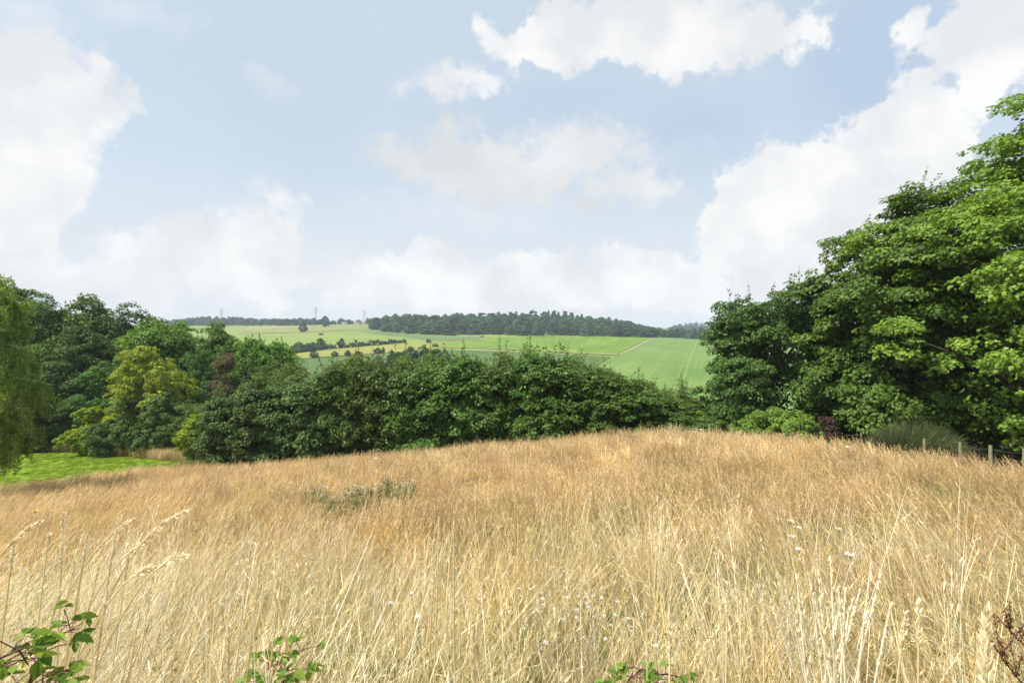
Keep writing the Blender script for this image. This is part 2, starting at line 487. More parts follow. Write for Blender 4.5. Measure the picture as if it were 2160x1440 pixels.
def drape(name, A, B, mat, off, nu=60, nv=30):
    """sheet between two world XY polylines laid on the ground"""
    A = resample(A, nu); B = resample(B, nu)
    t = np.linspace(0, 1, nv)[:, None, None]
    XY = A[None] * (1 - t) + B[None] * t
    x = XY[..., 0].ravel(); y = XY[..., 1].ravel()
    V = np.stack([x, y, ground(x, y) + off], -1)
    i = np.arange(nv - 1)[:, None] * nu; j = np.arange(nu - 1)[None]
    q = np.stack([i + j, i + nu + j, i + nu + j + 1, i + j + 1], -1).reshape(-1, 4)
    mb = MB(); mb.add(V, q)
    me = mb.mesh(name, mat, True)
    uv = me.uv_layers.new(name='UVMap')
    uu = np.tile(np.linspace(0, 1, nu), nv); vv = np.repeat(np.linspace(0, 1, nv), nu)
    li = np.empty(len(me.loops), np.int32); me.loops.foreach_get('vertex_index', li)
    uv.data.foreach_set('uv', np.stack([uu[li], vv[li]], -1).astype(np.float32).ravel())
    o = link(name, me)
    return tag(o, kind='structure')


def pixpoly(pts, n=24):
    out = []
    pts = resample(pts, n)
    for px, py in pts: out.append(far(px, py)[:2])
    return np.array(out)


def field(name, top, bot, mat, off=0.3, nu=70, nv=40):
    return drape(name, pixpoly(top), pixpoly(bot), mat, off, nu, nv)


def strip(name, pts, width, mat, off=0.45):
    c = pixpoly(pts, 30)
    t = unit(np.gradient(c, axis=0)); nrm = np.stack([-t[:, 1], t[:, 0]], -1)
    w = width * 0.5
    return drape(name, c + nrm * w, c - nrm * w, mat, off, 80, 3)


CROP_RIGHT = soil_mat('young_crop_rows', [(0.36, (0.104, 0.182, 0.040)), (0.5, (0.132, 0.217, 0.050)), (0.66, (0.176, 0.255, 0.068))], .02, .5, (90, .35, 6.0, (.24, .3, .1), .4), .35)
CROP_BRIGHT = soil_mat('bright_crop', [(0.36, (0.090, 0.173, 0.020)), (0.5, (0.126, 0.216, 0.023)), (0.66, (0.198, 0.266, 0.036))], .03, .4, (70, .45, 0), .4)
CROP_DARK = soil_mat('dark_crop', [(0.36, (0.064, 0.116, 0.034)), (0.5, (0.081, 0.140, 0.038)), (0.66, (0.102, 0.164, 0.047))], .03, .5, None, .4)
CROP_PALE = soil_mat('mown_pasture', [(0.36, (0.158, 0.187, 0.057)), (0.5, (0.200, 0.221, 0.071)), (0.66, (0.252, 0.255, 0.085))], .02, .3, None, .4)
CROP_BLUE = soil_mat('dull_green_crop', [(0.36, (0.095, 0.153, 0.057)), (0.5, (0.123, 0.178, 0.067)), (0.66, (0.152, 0.212, 0.076))], .02, .3, None, .4)
STUBBLE = soil_mat('yellow_stubble', [(0.36, (.19, .2, .05)), (0.5, (.24, .245, .06)), (0.66, (.3, .285, .085))], .04, .4, None, .4)
TAN = soil_mat('bare_track_earth', [(0.36, (.23, .2, .1)), (0.5, (.31, .265, .14)), (0.66, (.4, .34, .2))], .1, 1.0, None, .5)
VERGE = soil_mat('grass_verge', [(0.36, (.22, .28, .07)), (0.5, (.28, .32, .09)), (0.66, (.36, .36, .13))], .1, 1.0, None, .5)

field('crop_field', [(1383, 711.5), (1900, 722)], [(1130, 850), (1900, 890)], CROP_RIGHT, .3, 90, 70)
field('crop_field', [(922, 727), (1000, 717), (1060, 711), (1160, 707), (1375, 711.5)], [(922, 731), (1020, 733), (1100, 737), (1200, 743), (1300, 748)], CROP_BRIGHT, .3)
field('crop_field', [(560, 759), (630, 758), (700, 754), (850, 745), (940, 738), (1100, 743), (1290, 753)], [(560, 810), (700, 808), (850, 808), (1000, 820), (1130, 850)], CROP_DARK, .25)
field('stubble_field', [(560, 752), (610, 746.5), (700, 738), (780, 730), (860, 725), (905, 724)], [(560, 760), (630, 757), (700, 753), (800, 745.5), (850, 743), (935, 735)], STUBBLE, .28)
field('pasture', [(505, 694), (590, 690), (686, 686.5), (790, 687)], [(505, 704), (600, 702), (686, 700), (775, 694)], CROP_PALE, .3)
field('crop_field', [(790, 695), (850, 704), (920, 709), (1030, 711)], [(760, 700), (850, 710), (910, 718), (1000, 716)], CROP_BLUE, .3)
field('bare_strip', [(520, 693.0), (590, 689), (660, 687)], [(520, 694.8), (590, 691.5), (660, 688.2)], TAN, .45)
strip('farm_track', [(690, 688.3), (740, 686.5), (785, 686)], 9.0, VERGE, .5)
strip('farm_track', [(1305, 748.5), (1330, 738), (1360, 722), (1383, 711.5)], 2.2, TAN)
strip('farm_track', [(925, 732.5), (1000, 733.5), (1100, 738.5), (1200, 744.5), (1305, 749.5)], 7.0, VERGE, .5)
strip('farm_track', [(1010, 733.8), (1100, 737.5), (1200, 743.5), (1305, 748.8)], 2.6, TAN, .62)
strip('farm_track', [(902, 721), (935, 720), (1000, 715.5), (1036, 711)], 4.0, TAN)
strip('farm_track', [(655, 755), (700, 752.5), (800, 745.5), (830, 744)], 2.0, TAN, .5)
strip('farm_track', [(560, 702.5), (620, 702), (680, 700), (740, 697), (790, 694)], 3.0, VERGE, .5)

# meadow edge, lawn
EDGE_PX = np.array([-900, -400, 0, 120, 340, 640, 820, 1000, 1300, 1500, 1750, 1950, 2160, 2500, 3000])
EDGE_Y = np.array([24, 26, 30, 31.5, 36.5, 35.5, 33.5, 31.5, 28.5, 26.5, 25, 21.5, 17.5, 14, 12.0])


def edge_y(x, y):
    return np.interp(1080 + F * x / np.maximum(y, 0.3), EDGE_PX, EDGE_Y)


LAWN = soil_mat('lawn_turf', [(0.36, (.1, .165, .01)), (0.5, (.14, .215, .012)), (0.66, (.18, .255, .016))], .5, 6.0, None, .5, .03)
xa = np.linspace(-75, -20, 24)
drape('lawn', np.stack([xa, np.interp(xa, [-75, -46, -37, -29], [55, 53, 52, 46])], -1), np.stack([np.linspace(-75, -20, 24), np.interp(np.linspace(-75, -20, 24), [-75, -30, -26, -20], [22, 28, 33, 36])], -1), LAWN, .02, 60, 40)

# ------------------------------------------------------------------ trees
def profile_r(prof, t):
    return np.interp(t, [p[0] for p in prof], [p[1] for p in prof])


def clumps(rng, H, Rm, prof, n, cr, zlo=0.0, shell=0.35):
    """clump centres filling the outer part of a crown envelope; prof: (relative height, relative radius)"""
    t = rng.random(n * 6)
    w = profile_r(prof, t); keep = rng.random(n * 6) < (w / w.max()) ** 0.9
    t = t[keep][:n]; m = len(t)
    a = rng.random(m) * 2 * PI
    r = profile_r(prof, t) * Rm * (1 - shell * rng.random(m) ** 1.3)
    lump = 1 + 0.13 * np.sin(3 * a + 5 * t + rng.random() * 6) + 0.1 * np.sin(5 * a - 9 * t + rng.random() * 6)
    r = np.maximum(r * lump - cr * 0.5, 0)
    c = np.stack([r * np.cos(a), r * np.sin(a), zlo + t * (H - zlo)], -1)
    return c, cr * (0.65 + 0.7 * rng.random(m))


def subclumps(rng, c, r, k, f, flat=.75):
    """small leaf clusters over the surface of every big clump"""
    n = len(c)
    kk = np.maximum((k * (r / r.mean()) ** 2).astype(int), 2)
    i = np.repeat(np.arange(n), kk); N = len(i)
    d = unit(rng.normal(size=(N, 3)) + np.array([0, 0, .35]))
    rr = r[i] * (.55 + .5 * rng.random(N))
    pos = c[i] + d * rr[:, None] * np.array([1, 1, flat])
    return pos, r[i] * f * (.6 + .8 * rng.random(N)), i


def crown(mb, rng, c, cr, per, size, tmpl, flat=0.6, up=0.7, mat=0, droop=0.6, gap=0.0, fold=.12, jitter=0.45, sub=0, subf=.42):
    fam = None
    if sub:
        c, cr, fam = subclumps(rng, c, cr, sub, subf)
    """leaves on the upper and outer side of each clump"""
    n = len(c)
    k = np.maximum((per * (cr / cr.mean()) ** 2).astype(int), 4)
    idx = np.repeat(np.arange(n), k); N = len(idx)
    d = unit(rng.normal(size=(N, 3)))
    axis = np.array([0, 0, c[:, 2].mean() * 0.8 + 0.2 * c[:, 2].min()])
    o = unit((c - axis) * np.array([1, 1, .4]) + 1e-6)[idx]
    pref = unit(o * 0.7 + np.array([0, 0, .8]))
    dot = (d * pref).sum(-1)
    d = np.where((dot < -0.15)[:, None], d - 2 * (dot[:, None]) * pref, d)
    rad = cr[idx] * (0.55 + 0.5 * rng.random(N) ** 0.6)
    pos = c[idx] + d * rad[:, None] * np.array([1, 1, flat])
    nrm = unit(d * .7 + np.array([0, 0, up]) + o * .25 + rng.normal(size=(N, 3)) * jitter)
    yd = d * np.array([1, 1, .3]) + o * .5 - np.array([0, 0, droop]) + rng.normal(size=(N, 3)) * .35
    ct = rng.random(n)[idx]
    if fam is not None: ct = .5 * ct + .5 * rng.random(fam.max() + 1)[fam[idx]]
    tint = np.clip(0.42 * ct + 0.58 * rng.random(N) ** 1.1, 0, 1) * .92 + 0.08 * (rng.random(N) > .985)
    leaf_cards(mb, pos, nrm, yd, size * (0.65 + 0.65 * rng.random(N)), tmpl, mat, tint, fold)


def fill(mb, rng, H, Rm, prof, n, size, tmpl, mat=0, zlo=0.0):
    """sparse inner leaves so a crown is not hollow"""
    t = rng.random(n); a = rng.random(n) * 2 * PI
    r = profile_r(prof, t) * Rm * 0.72 * np.sqrt(rng.random(n))
    pos = np.stack([r * np.cos(a), r * np.sin(a), zlo + t * (H - zlo) * .96], -1)
    leaf_cards(mb, pos, rng.normal(size=(n, 3)) + [0, 0, .5], rng.normal(size=(n, 3)), size * (.7 + .6 * rng.random(n)), tmpl, mat, rng.random(n) * .5)


def limbs(mb, rng, H, r0, targets, mat=0, top=0.85, sides=7, lean=(0, 0)):
    k = 9
    t = np.linspace(0, 1, k)
    tr = np.stack([lean[0] * t * H + 0.02 * H * np.sin(t * 5 + rng.random() * 6), lean[1] * t * H + 0.02 * H * np.sin(t * 4 + rng.random() * 6), t * H * top], -1)
    rad = r0 * (1 - t * .92); rad[0] *= 1.35
    tr[0, 2] = -0.3
    tube(mb, tr, rad, sides, mat)
    for c in targets:
        f = np.clip(c[2] / H - 0.22, 0.1, top) / top
        b = np.array([np.interp(f, t, tr[:, q]) for q in range(3)])
        rb = np.interp(f, t, rad) * .5
        s = np.linspace(0, 1, 6)[:, None]
        pts = b * (1 - s) + c * s + np.array([0, 0, 1]) * (np.sin(s * PI) * 0.08 * np.linalg.norm(c - b)) + rng.normal(size=(6, 3)) * .02 * H * s * (1 - s)
        tube(mb, pts, rb * (1 - s[:, 0] * .85), 5, mat, cap=False)


def shoots(mb, mbt, rng, bases, lens, size, tmpl, mat=0, n=26):
    """upright leafy shoots"""
    for b, L in zip(bases, lens):
        dirv = unit(np.array([rng.normal() * .14, rng.normal() * .14, 1.0]))
        s = np.linspace(0, 1, 5)[:, None]
        bend = np.array([rng.normal(), rng.normal(), 0]) * .12 * L
        pts = b + dirv * L * s + bend * s ** 2
        tube(mbt, pts, 0.014 * (1 - s[:, 0] * .7), 4, 0, cap=False)
        u = rng.random(n) ** .8
        pos = b + dirv * L * u[:, None] + bend * u[:, None] ** 2 + rng.normal(size=(n, 3)) * .09 * (1.3 - u[:, None] * .8)
        leaf_cards(mb, pos, rng.normal(size=(n, 3)) * .6 + [0, 0, .7], rng.normal(size=(n, 3)) + [0, 0, .2], size * (.6 + .5 * rng.random(n)), tmpl, mat, .3 + .6 * rng.random(n))


ROUND = [(0, .35), (.12, .7), (.3, .95), (.5, 1), (.7, .85), (.85, .6), (.95, .33), (1, .12)]
SKIRT = [(0, .8), (.1, .95), (.3, 1), (.5, .97), (.68, .8), (.82, .6), (.93, .35), (1, .1)]
OVOID = [(0, .5), (.15, .85), (.35, 1), (.55, .92), (.75, .66), (.9, .36), (1, .08)]
HEDGEP = [(0, .85), (.2, 1), (.5, 1), (.75, .9), (.9, .65), (1, .35)]
DOME = [(0, .8), (.1, .92), (.3, 1), (.5, 1), (.68, .9), (.8, .72), (.9, .48), (1, .1)]
CONE = [(0, 1), (.5, .55), (.85, .2), (1, .03)]


def tree_parts(root, seed, H, Rm, prof, nclump, cr, per, size, tmpl, lmat, bmat='bark', zlo=0.1, r0=.2, nlimb=14, flat=.6, nfill=0, shoot=0, shoot_len=1.0,
               lean=(0, 0), part='crown', droop=.6, up=.7, shell=.35, jitter=.45, fold=.12, sub=0, subf=.42):
    rng = R(seed)
    c, r = clumps(rng, H - cr * .4, Rm, prof, nclump, cr, zlo * H, shell)
    mb = MB(); mt = MB()
    crown(mb, rng, c, r, per, size, tmpl, flat, up, 0, droop, 0, fold, jitter, sub, subf)
    if nfill: fill(mb, rng, H * .93, Rm, prof, nfill, size * 1.5, KITE, 0, zlo * H)
    pick = c[rng.permutation(len(c))[:nlimb]] * np.array([.85, .85, 1])
    limbs(mt, rng, H, r0, pick, 0, lean=lean)
    if shoot:
        o = rng.permutation(np.argsort(-c[:, 2])[:max(int(shoot * 1.3), 6)])[:shoot]
        b = c[o] * np.array([.85, .85, 1]) - np.array([0, 0, .02])
        for e in b:
            f = np.clip(e[2] / H - .3, .1, .8)
            q = np.array([lean[0] * f * H, lean[1] * f * H, f * H])
            z = np.linspace(0, 1, 5)[:, None]
            tube(mt, q * (1 - z) + e * z + np.array([0, 0, .06 * H]) * np.sin(z * PI), r0 * .16 * (1 - .6 * z[:, 0]), 5, cap=False)
        shoot = len(b)
        shoots(mb, mt, rng, b, cr * .75 + shoot_len * (.4 + .8 * rng.random(shoot)), size * .95, tmpl, 0, 34)
    link(part, mb.mesh(root.name + '_' + part, M[lmat] if isinstance(lmat, str) else lmat), root)
    link('trunk', mt.mesh(root.name + '_trunk', M[bmat], True), root)
    return root


def at(px, Y):
    x = (px - 1080) / F * Y
    return np.array([x, Y, gz(x, Y)])


def top_h(px, Y, py):
    """height of a thing at px, Y whose top shows at photo row py"""
    return -(py - HOR) / F * Y - at(px, Y)[2]


# --- the three sycamores on the right
b = at(2235, 22.0)
t = tag(empty('sycamore_tree', b), 'tall bright green sycamore, nearest tree, rising out of the right edge', 'tree')
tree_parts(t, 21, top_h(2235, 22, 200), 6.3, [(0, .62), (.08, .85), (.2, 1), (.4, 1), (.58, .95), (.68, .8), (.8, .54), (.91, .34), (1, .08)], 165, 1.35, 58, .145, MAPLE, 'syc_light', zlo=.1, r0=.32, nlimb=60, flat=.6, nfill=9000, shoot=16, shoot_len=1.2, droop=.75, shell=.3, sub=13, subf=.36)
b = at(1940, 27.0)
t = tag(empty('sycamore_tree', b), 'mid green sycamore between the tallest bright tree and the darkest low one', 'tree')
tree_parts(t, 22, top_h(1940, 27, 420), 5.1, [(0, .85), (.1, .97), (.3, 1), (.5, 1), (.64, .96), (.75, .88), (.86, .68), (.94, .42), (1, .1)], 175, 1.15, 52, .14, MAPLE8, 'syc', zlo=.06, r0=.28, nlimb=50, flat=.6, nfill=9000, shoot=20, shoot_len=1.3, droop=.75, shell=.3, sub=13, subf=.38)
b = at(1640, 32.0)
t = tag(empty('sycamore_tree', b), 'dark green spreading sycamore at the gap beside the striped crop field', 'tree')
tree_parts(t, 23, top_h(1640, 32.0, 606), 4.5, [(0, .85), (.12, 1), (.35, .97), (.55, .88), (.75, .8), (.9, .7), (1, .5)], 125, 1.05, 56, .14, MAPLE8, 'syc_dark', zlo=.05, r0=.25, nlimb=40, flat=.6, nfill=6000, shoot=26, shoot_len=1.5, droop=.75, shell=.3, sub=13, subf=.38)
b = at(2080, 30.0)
t = tag(empty('sycamore_tree', b), 'dark green sycamore standing behind the tallest bright tree at right', 'tree')
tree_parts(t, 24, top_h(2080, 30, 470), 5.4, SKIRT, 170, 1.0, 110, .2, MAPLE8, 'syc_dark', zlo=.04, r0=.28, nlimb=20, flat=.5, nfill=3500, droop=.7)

# --- hedge of young maples along the far edge of the meadow
TOPX = [430, 470, 520, 570, 620, 700, 760, 830, 900, 960, 1080, 1180, 1230, 1290, 1350, 1400, 1440, 1490]
TOPY = [835, 808, 800, 785, 772, 770, 766, 752, 748, 750, 742, 752, 766, 785, 805, 826, 852, 872]
hedge_proto = []
specs = [('hedge', MAPLE8, .135, 9), ('hedge', MAPLE8, .125, 6), ('hedge_grey', MAPLE8, .125, 6), ('hedge_olive', OVAL, .12, 16), ('hedge', OVAL, .18, 8), ('hedge_olive', MAPLE8, .115, 18)]
HB = 6.0
ordn = ['first', 'second', 'third', 'fourth', 'fifth', 'sixth', 'seventh', 'eighth', 'ninth', 'tenth', 'eleventh', 'twelfth', 'thirteenth', 'fourteenth', 'fifteenth', 'sixteenth', 'seventeenth', 'eighteenth', 'nineteenth', 'twentieth']


def hedge_line(y):
    return 0


hr = R(31)
front = []
pxs = np.linspace(478, 1455, 18)
for i, px in enumerate(pxs):
    Y = np.interp(px, [450, 640, 1000, 1300, 1500], [38.2, 37.6, 34.2, 31.2, 29.6]) + hr.normal() * .35
    kind = 2 if px < 680 else (4 if 1110 < px < 1215 else int(hr.choice([0, 1, 0, 1])))
    front.append((px + hr.normal() * 8, Y, np.interp(px, TOPX, TOPY) + 8 + hr.random() * 12, kind))
back = []
for i, px in enumerate(np.linspace(560, 1410, 13)):
    Y = np.interp(px, [450, 640, 1000, 1300, 1500], [41.5, 41, 37.5, 34.2, 32.4]) + hr.normal() * .5
    back.append((px + hr.normal() * 12, Y, np.interp(px, TOPX, TOPY) + hr.normal() * 4, int(hr.choice([3, 5]))))
used = {}
fi = bi = 0
for lst, row in ((front, 0), (back, 1)):
    for px, Y, top, kind in lst:
        p = at(px, Y); h = top_h(px, Y, top)
        nm = ordn[fi] if row == 0 else ordn[bi]
        tone = {0: 'dark green', 1: 'mid green', 2: 'grey green', 3: 'olive green', 4: 'large leaved', 5: 'light olive'}[kind]
        lab = ('%s hedge maple, %s from the left along the front of the hedge' % (tone, nm)) if row == 0 else ('%s tall hedge maple, %s from the left in the rear row of the hedge' % (tone, nm))
        w = 2.0 if row == 0 else 2.0
        if kind not in used:
            t = tag(empty('hedge_maple', p), lab, 'shrub', 'maple shrubs of the meadow hedge')
            lm, tm, sz, sh = specs[kind]
            tree_parts(t, 40 + kind, HB, 1.75, HEDGEP, 70, .7, 34, sz, tm, lm, zlo=.03, r0=.09, nlimb=24, flat=.8, nfill=3000, shoot=sh * 2, shoot_len=1.2, droop=.45, sub=11, subf=.4, jitter=.6)
            used[kind] = t
        else:
            t = dup(used[kind], p, hr.random() * 6, (1, 1, 1), lab)
        s = h / HB
        t.scale = ((w / 1.75) * (.9 + .25 * hr.random()),) * 2 + (s,)
        t.rotation_euler = (0, 0, hr.random() * 6)
        if row == 0: fi += 1
        else: bi += 1

# --- wood on the left
WOOD = {
    'dark': ('wood_dark', .3, KITE, 150), 'mid': ('wood_mid', .3, KITE, 150), 'bright': ('wood_bright', .28, KITE, 150)}
left = [  # px, Y, top row, half width px, kind, label
    (-60, 66, 590, 120, 'dark', 'dark broadleaf tree half outside the left edge behind the weeping birch'),
    (25, 70, 608, 90, 'dark', 'tallest dark tree of the left wood, just right of the birch top'),
    (105, 66, 634, 80, 'dark', 'dark rounded tree behind the weeping birch, second highest of the wood'),
    (185, 68, 636, 80, 'mid', 'mid green tree with a feathery top in the middle of the left wood'),
    (165, 61, 690, 78, 'dark', 'blue green rounded tree in front of the feathery topped tree'),
    (262, 70, 652, 92, 'dark', 'dark tree on the skyline left of the bright ash crown'),
    (318, 63, 672, 66, 'bright', 'bright green tree directly behind the yellow ash'),
    (385, 68, 692, 64, 'mid', 'mid green tree on the skyline right of the yellow ash'),
    (455, 69, 692, 62, 'mid', 'mid green tree directly behind the brown dead conifer'),
    (425, 62, 735, 50, 'dark', 'dark tree between the yellow ash and the brown dead conifer'),
    (540, 68, 708, 46, 'bright', 'bright green tree standing right of the brown dead conifer'),
    (590, 70, 716, 44, 'bright', 'bright green tree at the right end of the left wood'),
    (515, 61, 765, 48, 'mid', 'lower green tree in front of the bright pair at the wood end'),
    (575, 62, 770, 46, 'mid', 'lower green tree next to the left end of the hedge top'),
    (70, 60, 735, 75, 'dark', 'low dark tree beside the hanging birch branches'),
    (230, 58, 770, 66, 'dark', 'dark tree left below the yellow ash crown'),
    (400, 57, 800, 62, 'dark', 'dark low tree right below the yellow ash crown'),
    (120, 57, 800, 70, 'dark', 'shadowy low tree at the far end of the green lawn'),
]
wl = {}
wr = R(51)
for px, Y, top, hw, kind, lab in left:
    p = at(px, Y); h = top_h(px, Y, top); rm = hw * 1.22 / F * Y
    if kind not in wl or (kind == 'dark' and len(wl[kind]) < 2):
        t = tag(empty('woodland_tree', p), lab, 'tree', 'broadleaf trees of the left wood')
        lm, sz, tm, per = WOOD[kind]
        tree_parts(t, 60 + len(wl) * 3 + (9 if kind in wl else 0), h, rm, DOME, 110, 1.6, 46, .27, MAPLE8, lm, zlo=.02, r0=.3, nlimb=24, flat=.75, nfill=3000, shoot=12, shoot_len=1.2, sub=8, subf=.5, jitter=.5, shell=.22)
        wl.setdefault(kind, []).append((t, h, rm))
    else:
        src, h0, r0_ = wl[kind][int(wr.integers(len(wl[kind])))]
        t = dup(src, p, wr.random() * 6, (rm / r0_, rm / r0_, h / h0), lab)


def lone(name, px, Y, top, hw, lab, cat, lm, seed, group=None, prof=OVOID, n=110, cr=.6, per=130, size=.2, tmpl=KITE, zlo=.05, **kw):
    p = at(px, Y)
    t = tag(empty(name, p), lab, cat, group)
    kw.setdefault('sub', 6); kw.setdefault('subf', .45); kw.setdefault('flat', .75)
    return tree_parts(t, seed, top_h(px, Y, top), hw / F * Y, prof, int(n * .75), cr * 1.25, max(int(per * .3), 12), size * 1.12, tmpl, M[lm] if isinstance(lm, str) else lm, zlo=zlo, **kw)


lone('ash_tree', 312, 53, 736, 84, 'yellowing ash tree with an airy golden crown above the lawn', 'tree', 'ash', 71, None, ROUND, 130, .75, 120, .22, KITE, .22, r0=.16, nlimb=34, up=.5)
lone('dead_conifer', 474, 57.5, 728, 30, 'reddish brown dead conifer among the green trees of the left wood', 'tree', 'brown', 72, None, OVOID, 120, .5, 110, .2, LANCE, .12, bmat='dead_bark', nlimb=40, r0=.14)
lone('shrub', 190, 51, 862, 46, 'low yellow green shrub at the far left corner of the lawn', 'shrub', 'lime', 73, 'shrubs at the foot of the left wood', ROUND, 60, .5, 130, .17, KITE, .1, r0=.06)
lone('shrub', 268, 50.5, 838, 62, 'olive green bush below the yellow ash at the lawn edge', 'shrub', 'olive', 74, 'shrubs at the foot of the left wood', SKIRT, 90, .55, 130, .16, KITE, .03, r0=.07)
lone('shrub', 345, 48.5, 835, 58, 'grey green bush under the right side of the yellow ash', 'shrub', 'olive', 75, 'shrubs at the foot of the left wood', SKIRT, 90, .55, 130, .16, OVAL, .05, r0=.07)
lone('shrub', 412, 43, 872, 34, 'bright lime green shrub at the left end of the hedge', 'shrub', 'lime', 76, 'shrubs at the foot of the left wood', ROUND, 60, .4, 130, .15, KITE, .02, r0=.06)
lone('shrub', 405, 48, 835, 40, 'thin yellowish bush rising behind the lime shrub', 'shrub', 'hedge_olive', 77, 'shrubs at the foot of the left wood', OVOID, 70, .45, 110, .15, LANCE, .05, r0=.06)

# --- weeping birch
def birch():
    Y = 27.0
    p = at(-120, Y)
    t = tag(empty('weeping_birch', p), 'weeping birch with hanging twigs at the left edge of the photo', 'tree')
    rng = R(81)
    H = top_h(-120, Y, 556)
    mb = MB(); mt = MB(); mbr = MB()
    k = np.linspace(0, 1, 10)
    tube(mt, np.stack([.15 * np.sin(k * 5), .1 * np.cos(k * 4), k * H * .97 - .2], -1), .17 * (1 - k * .9), 9)
    base = p

    def arch(tip, drop, f):
        tip = np.asarray(tip) - base
        b0 = np.array([0, 0, max(tip[2] + .2, 1.0) * f])
        s = np.linspace(0, 1, 12)[:, None]
        mid = (b0 + tip) * .5 + np.array([0, 0, drop])
        pts = (1 - s) ** 2 * b0 + 2 * s * (1 - s) * mid + s ** 2 * tip
        tube(mbr, pts, .045 * (1 - s[:, 0] * .85), 6)
        return pts

    # arching boughs whose outlines follow the crown's right hand side
    tips = [(10, 592, 27), (45, 640, 26.5), (62, 690, 27), (50, 735, 25.5), (75, 765, 27.2), (112, 812, 26.2), (100, 840, 27.5), (60, 870, 25.5), (72, 905, 26.8), (35, 930, 25.3), (55, 945, 27),
            (0, 610, 26), (20, 625, 28), (35, 665, 28), (15, 700, 26), (40, 790, 28), (70, 830, 28), (30, 870, 27.5), (45, 905, 28), (15, 955, 26), (0, 650, 25), (-30, 700, 24.5), (10, 780, 24.8), (20, 840, 24.6), (-20, 900, 24.5), (5, 915, 25), (-60, 620, 25), (-90, 760, 24), (-60, 860, 24), (-20, 600, 27), (-200, 650, 26), (-260, 760, 26), (-230, 860, 26), (-180, 720, 29), (-100, 640, 30), (-60, 800, 30), (-220, 600, 28), (-20, 620, 29)]
    strands = []
    for i, (px, py, Yt) in enumerate(tips):
        pts = arch(P(px, py, Yt), .9 + rng.random() * .5, .92)
        for j in range(50):
            u = 1 - .75 * rng.random() ** 1.4
            q = np.array([np.interp(u, np.linspace(0, 1, 12), pts[:, a]) for a in range(3)]) + rng.normal(size=3) * np.array([.16, .2, .1])
            strands.append((q, .3 + 1.0 * rng.random() ** 1.5))
    for q, L in strands:
        n = int(12 + L * 66)
        u = rng.random(n)
        sway = np.array([.12 + rng.normal() * .14, rng.normal() * .15, 0])
        drop = np.stack([sway[0] * u ** .6 * L, sway[1] * u ** .6 * L, -u * L], -1)
        pos = q + drop + rng.normal(size=(n, 3)) * .07
        leaf_cards(mb, pos, rng.normal(size=(n, 3)) * .8 + [0, -.3, .4], rng.normal(size=(n, 3)) * .5 + [0, 0, -1], .1 * (.7 + .6 * rng.random(n)), KITE, 0, np.clip(rng.random(n) * .8 + rng.random() * .25, 0, 1))
        s = np.linspace(0, 1, 4)
        tube(mbr, q + np.stack([sway[0] * s ** .6 * L, sway[1] * s ** .6 * L, -s * L], -1), .006, 3, cap=False)
    link('crown', mb.mesh('birch_crown', M['birch']), t)
    link('trunk', mt.mesh('birch_trunk', M['birch_bark'], True), t)
    link('branches', mbr.mesh('birch_branches', M['birch_bark'], True), t)


birch()

# --- shrubs and saplings along the right hand edge
lone('bramble_thicket', 1645, 26.6, 872, 96, 'light green bramble mound under the darkest sycamore', 'shrub', 'bramble', 91, None, [(0, 1), (.4, .95), (.75, .75), (1, .3)], 110, .34, 150, .1, OVAL, .0, r0=.03, nlimb=14)
lone('dead_bush', 1745, 25.4, 882, 27, 'dark brown dead bush between the bramble mound and the fence post', 'shrub', leaf_mat('dead_twig', (.04, .028, .022), (.06, .042, .032), (.1, .07, .05), .05, .8, .1, .05), 92, None, ROUND, 40, .22, 90, .16, LANCE, .0, bmat='dead_bark', r0=.025, nlimb=20)
lone('sapling', 1440, 31.5, 800, 26, 'slender pale green willow sapling in the gap before the crop field', 'tree', 'hedge_olive', 93, None, OVOID, 60, .3, 70, .12, LANCE, .04, r0=.04, nlimb=24, shoot=10, shoot_len=1.0)
lone('shrub', 1474, 30.5, 866, 24, 'yellow green low shrub between the willow sapling and dark sycamore', 'shrub', 'lime', 94, None, ROUND, 40, .26, 110, .1, OVAL, .0, r0=.03)


def broom():
    px, Y = 1925, 22.3
    p = at(px, Y); h = top_h(px, Y, 868)
    t = tag(empty('broom_bush', p), 'grey green broom bush with fine upright twigs in front of the sycamores', 'shrub')
    rng = R(95); n = 8000
    mb = MB()
    a = rng.random(n) * 2 * PI; rr = np.sqrt(rng.random(n))
    base = np.stack([np.cos(a) * rr * 1.2, np.sin(a) * rr * .6, np.zeros(n)], -1)
    out = np.stack([np.cos(a) * rr * 1.0, np.sin(a) * rr * .7, np.ones(n) * 1.15], -1) + rng.normal(size=(n, 3)) * [.5, .5, .16]
    L = h * (1.0 - .42 * rr ** 2) * (.55 + .42 * rng.random(n))
    s = np.linspace(0, 1, 5)[None, :, None]
    pts = base[:, None] + unit(out)[:, None] * L[:, None, None] * s + np.array([.15, 0, -.1]) * s ** 2 * rng.random((n, 1, 1)) * L[:, None, None]
    w = np.full((n, 5), .016) * np.linspace(1, .5, 5)
    ribbons(mb, pts, w, unit(rng.normal(size=(n, 3)) * [1, 1, .1]), 0, rng.random(n), np.tile(np.linspace(0, 1, 5), (n, 1)))
    link('twigs', mb.mesh('broom_twigs', M['broom']), t)
    mt = MB()
    for i in range(14):
        aa = rng.random() * 6.3
        q = np.array([math.cos(aa) * .5, math.sin(aa) * .3, 0])
        tube(mt, np.stack([q * .4, q * 1.2 + [0, 0, h * .3], q * 2 + [0, 0, h * .62]]), [.02, .014, .007], 5)
    link('stems', mt.mesh('broom_stems', M['bark'], True), t)


broom()

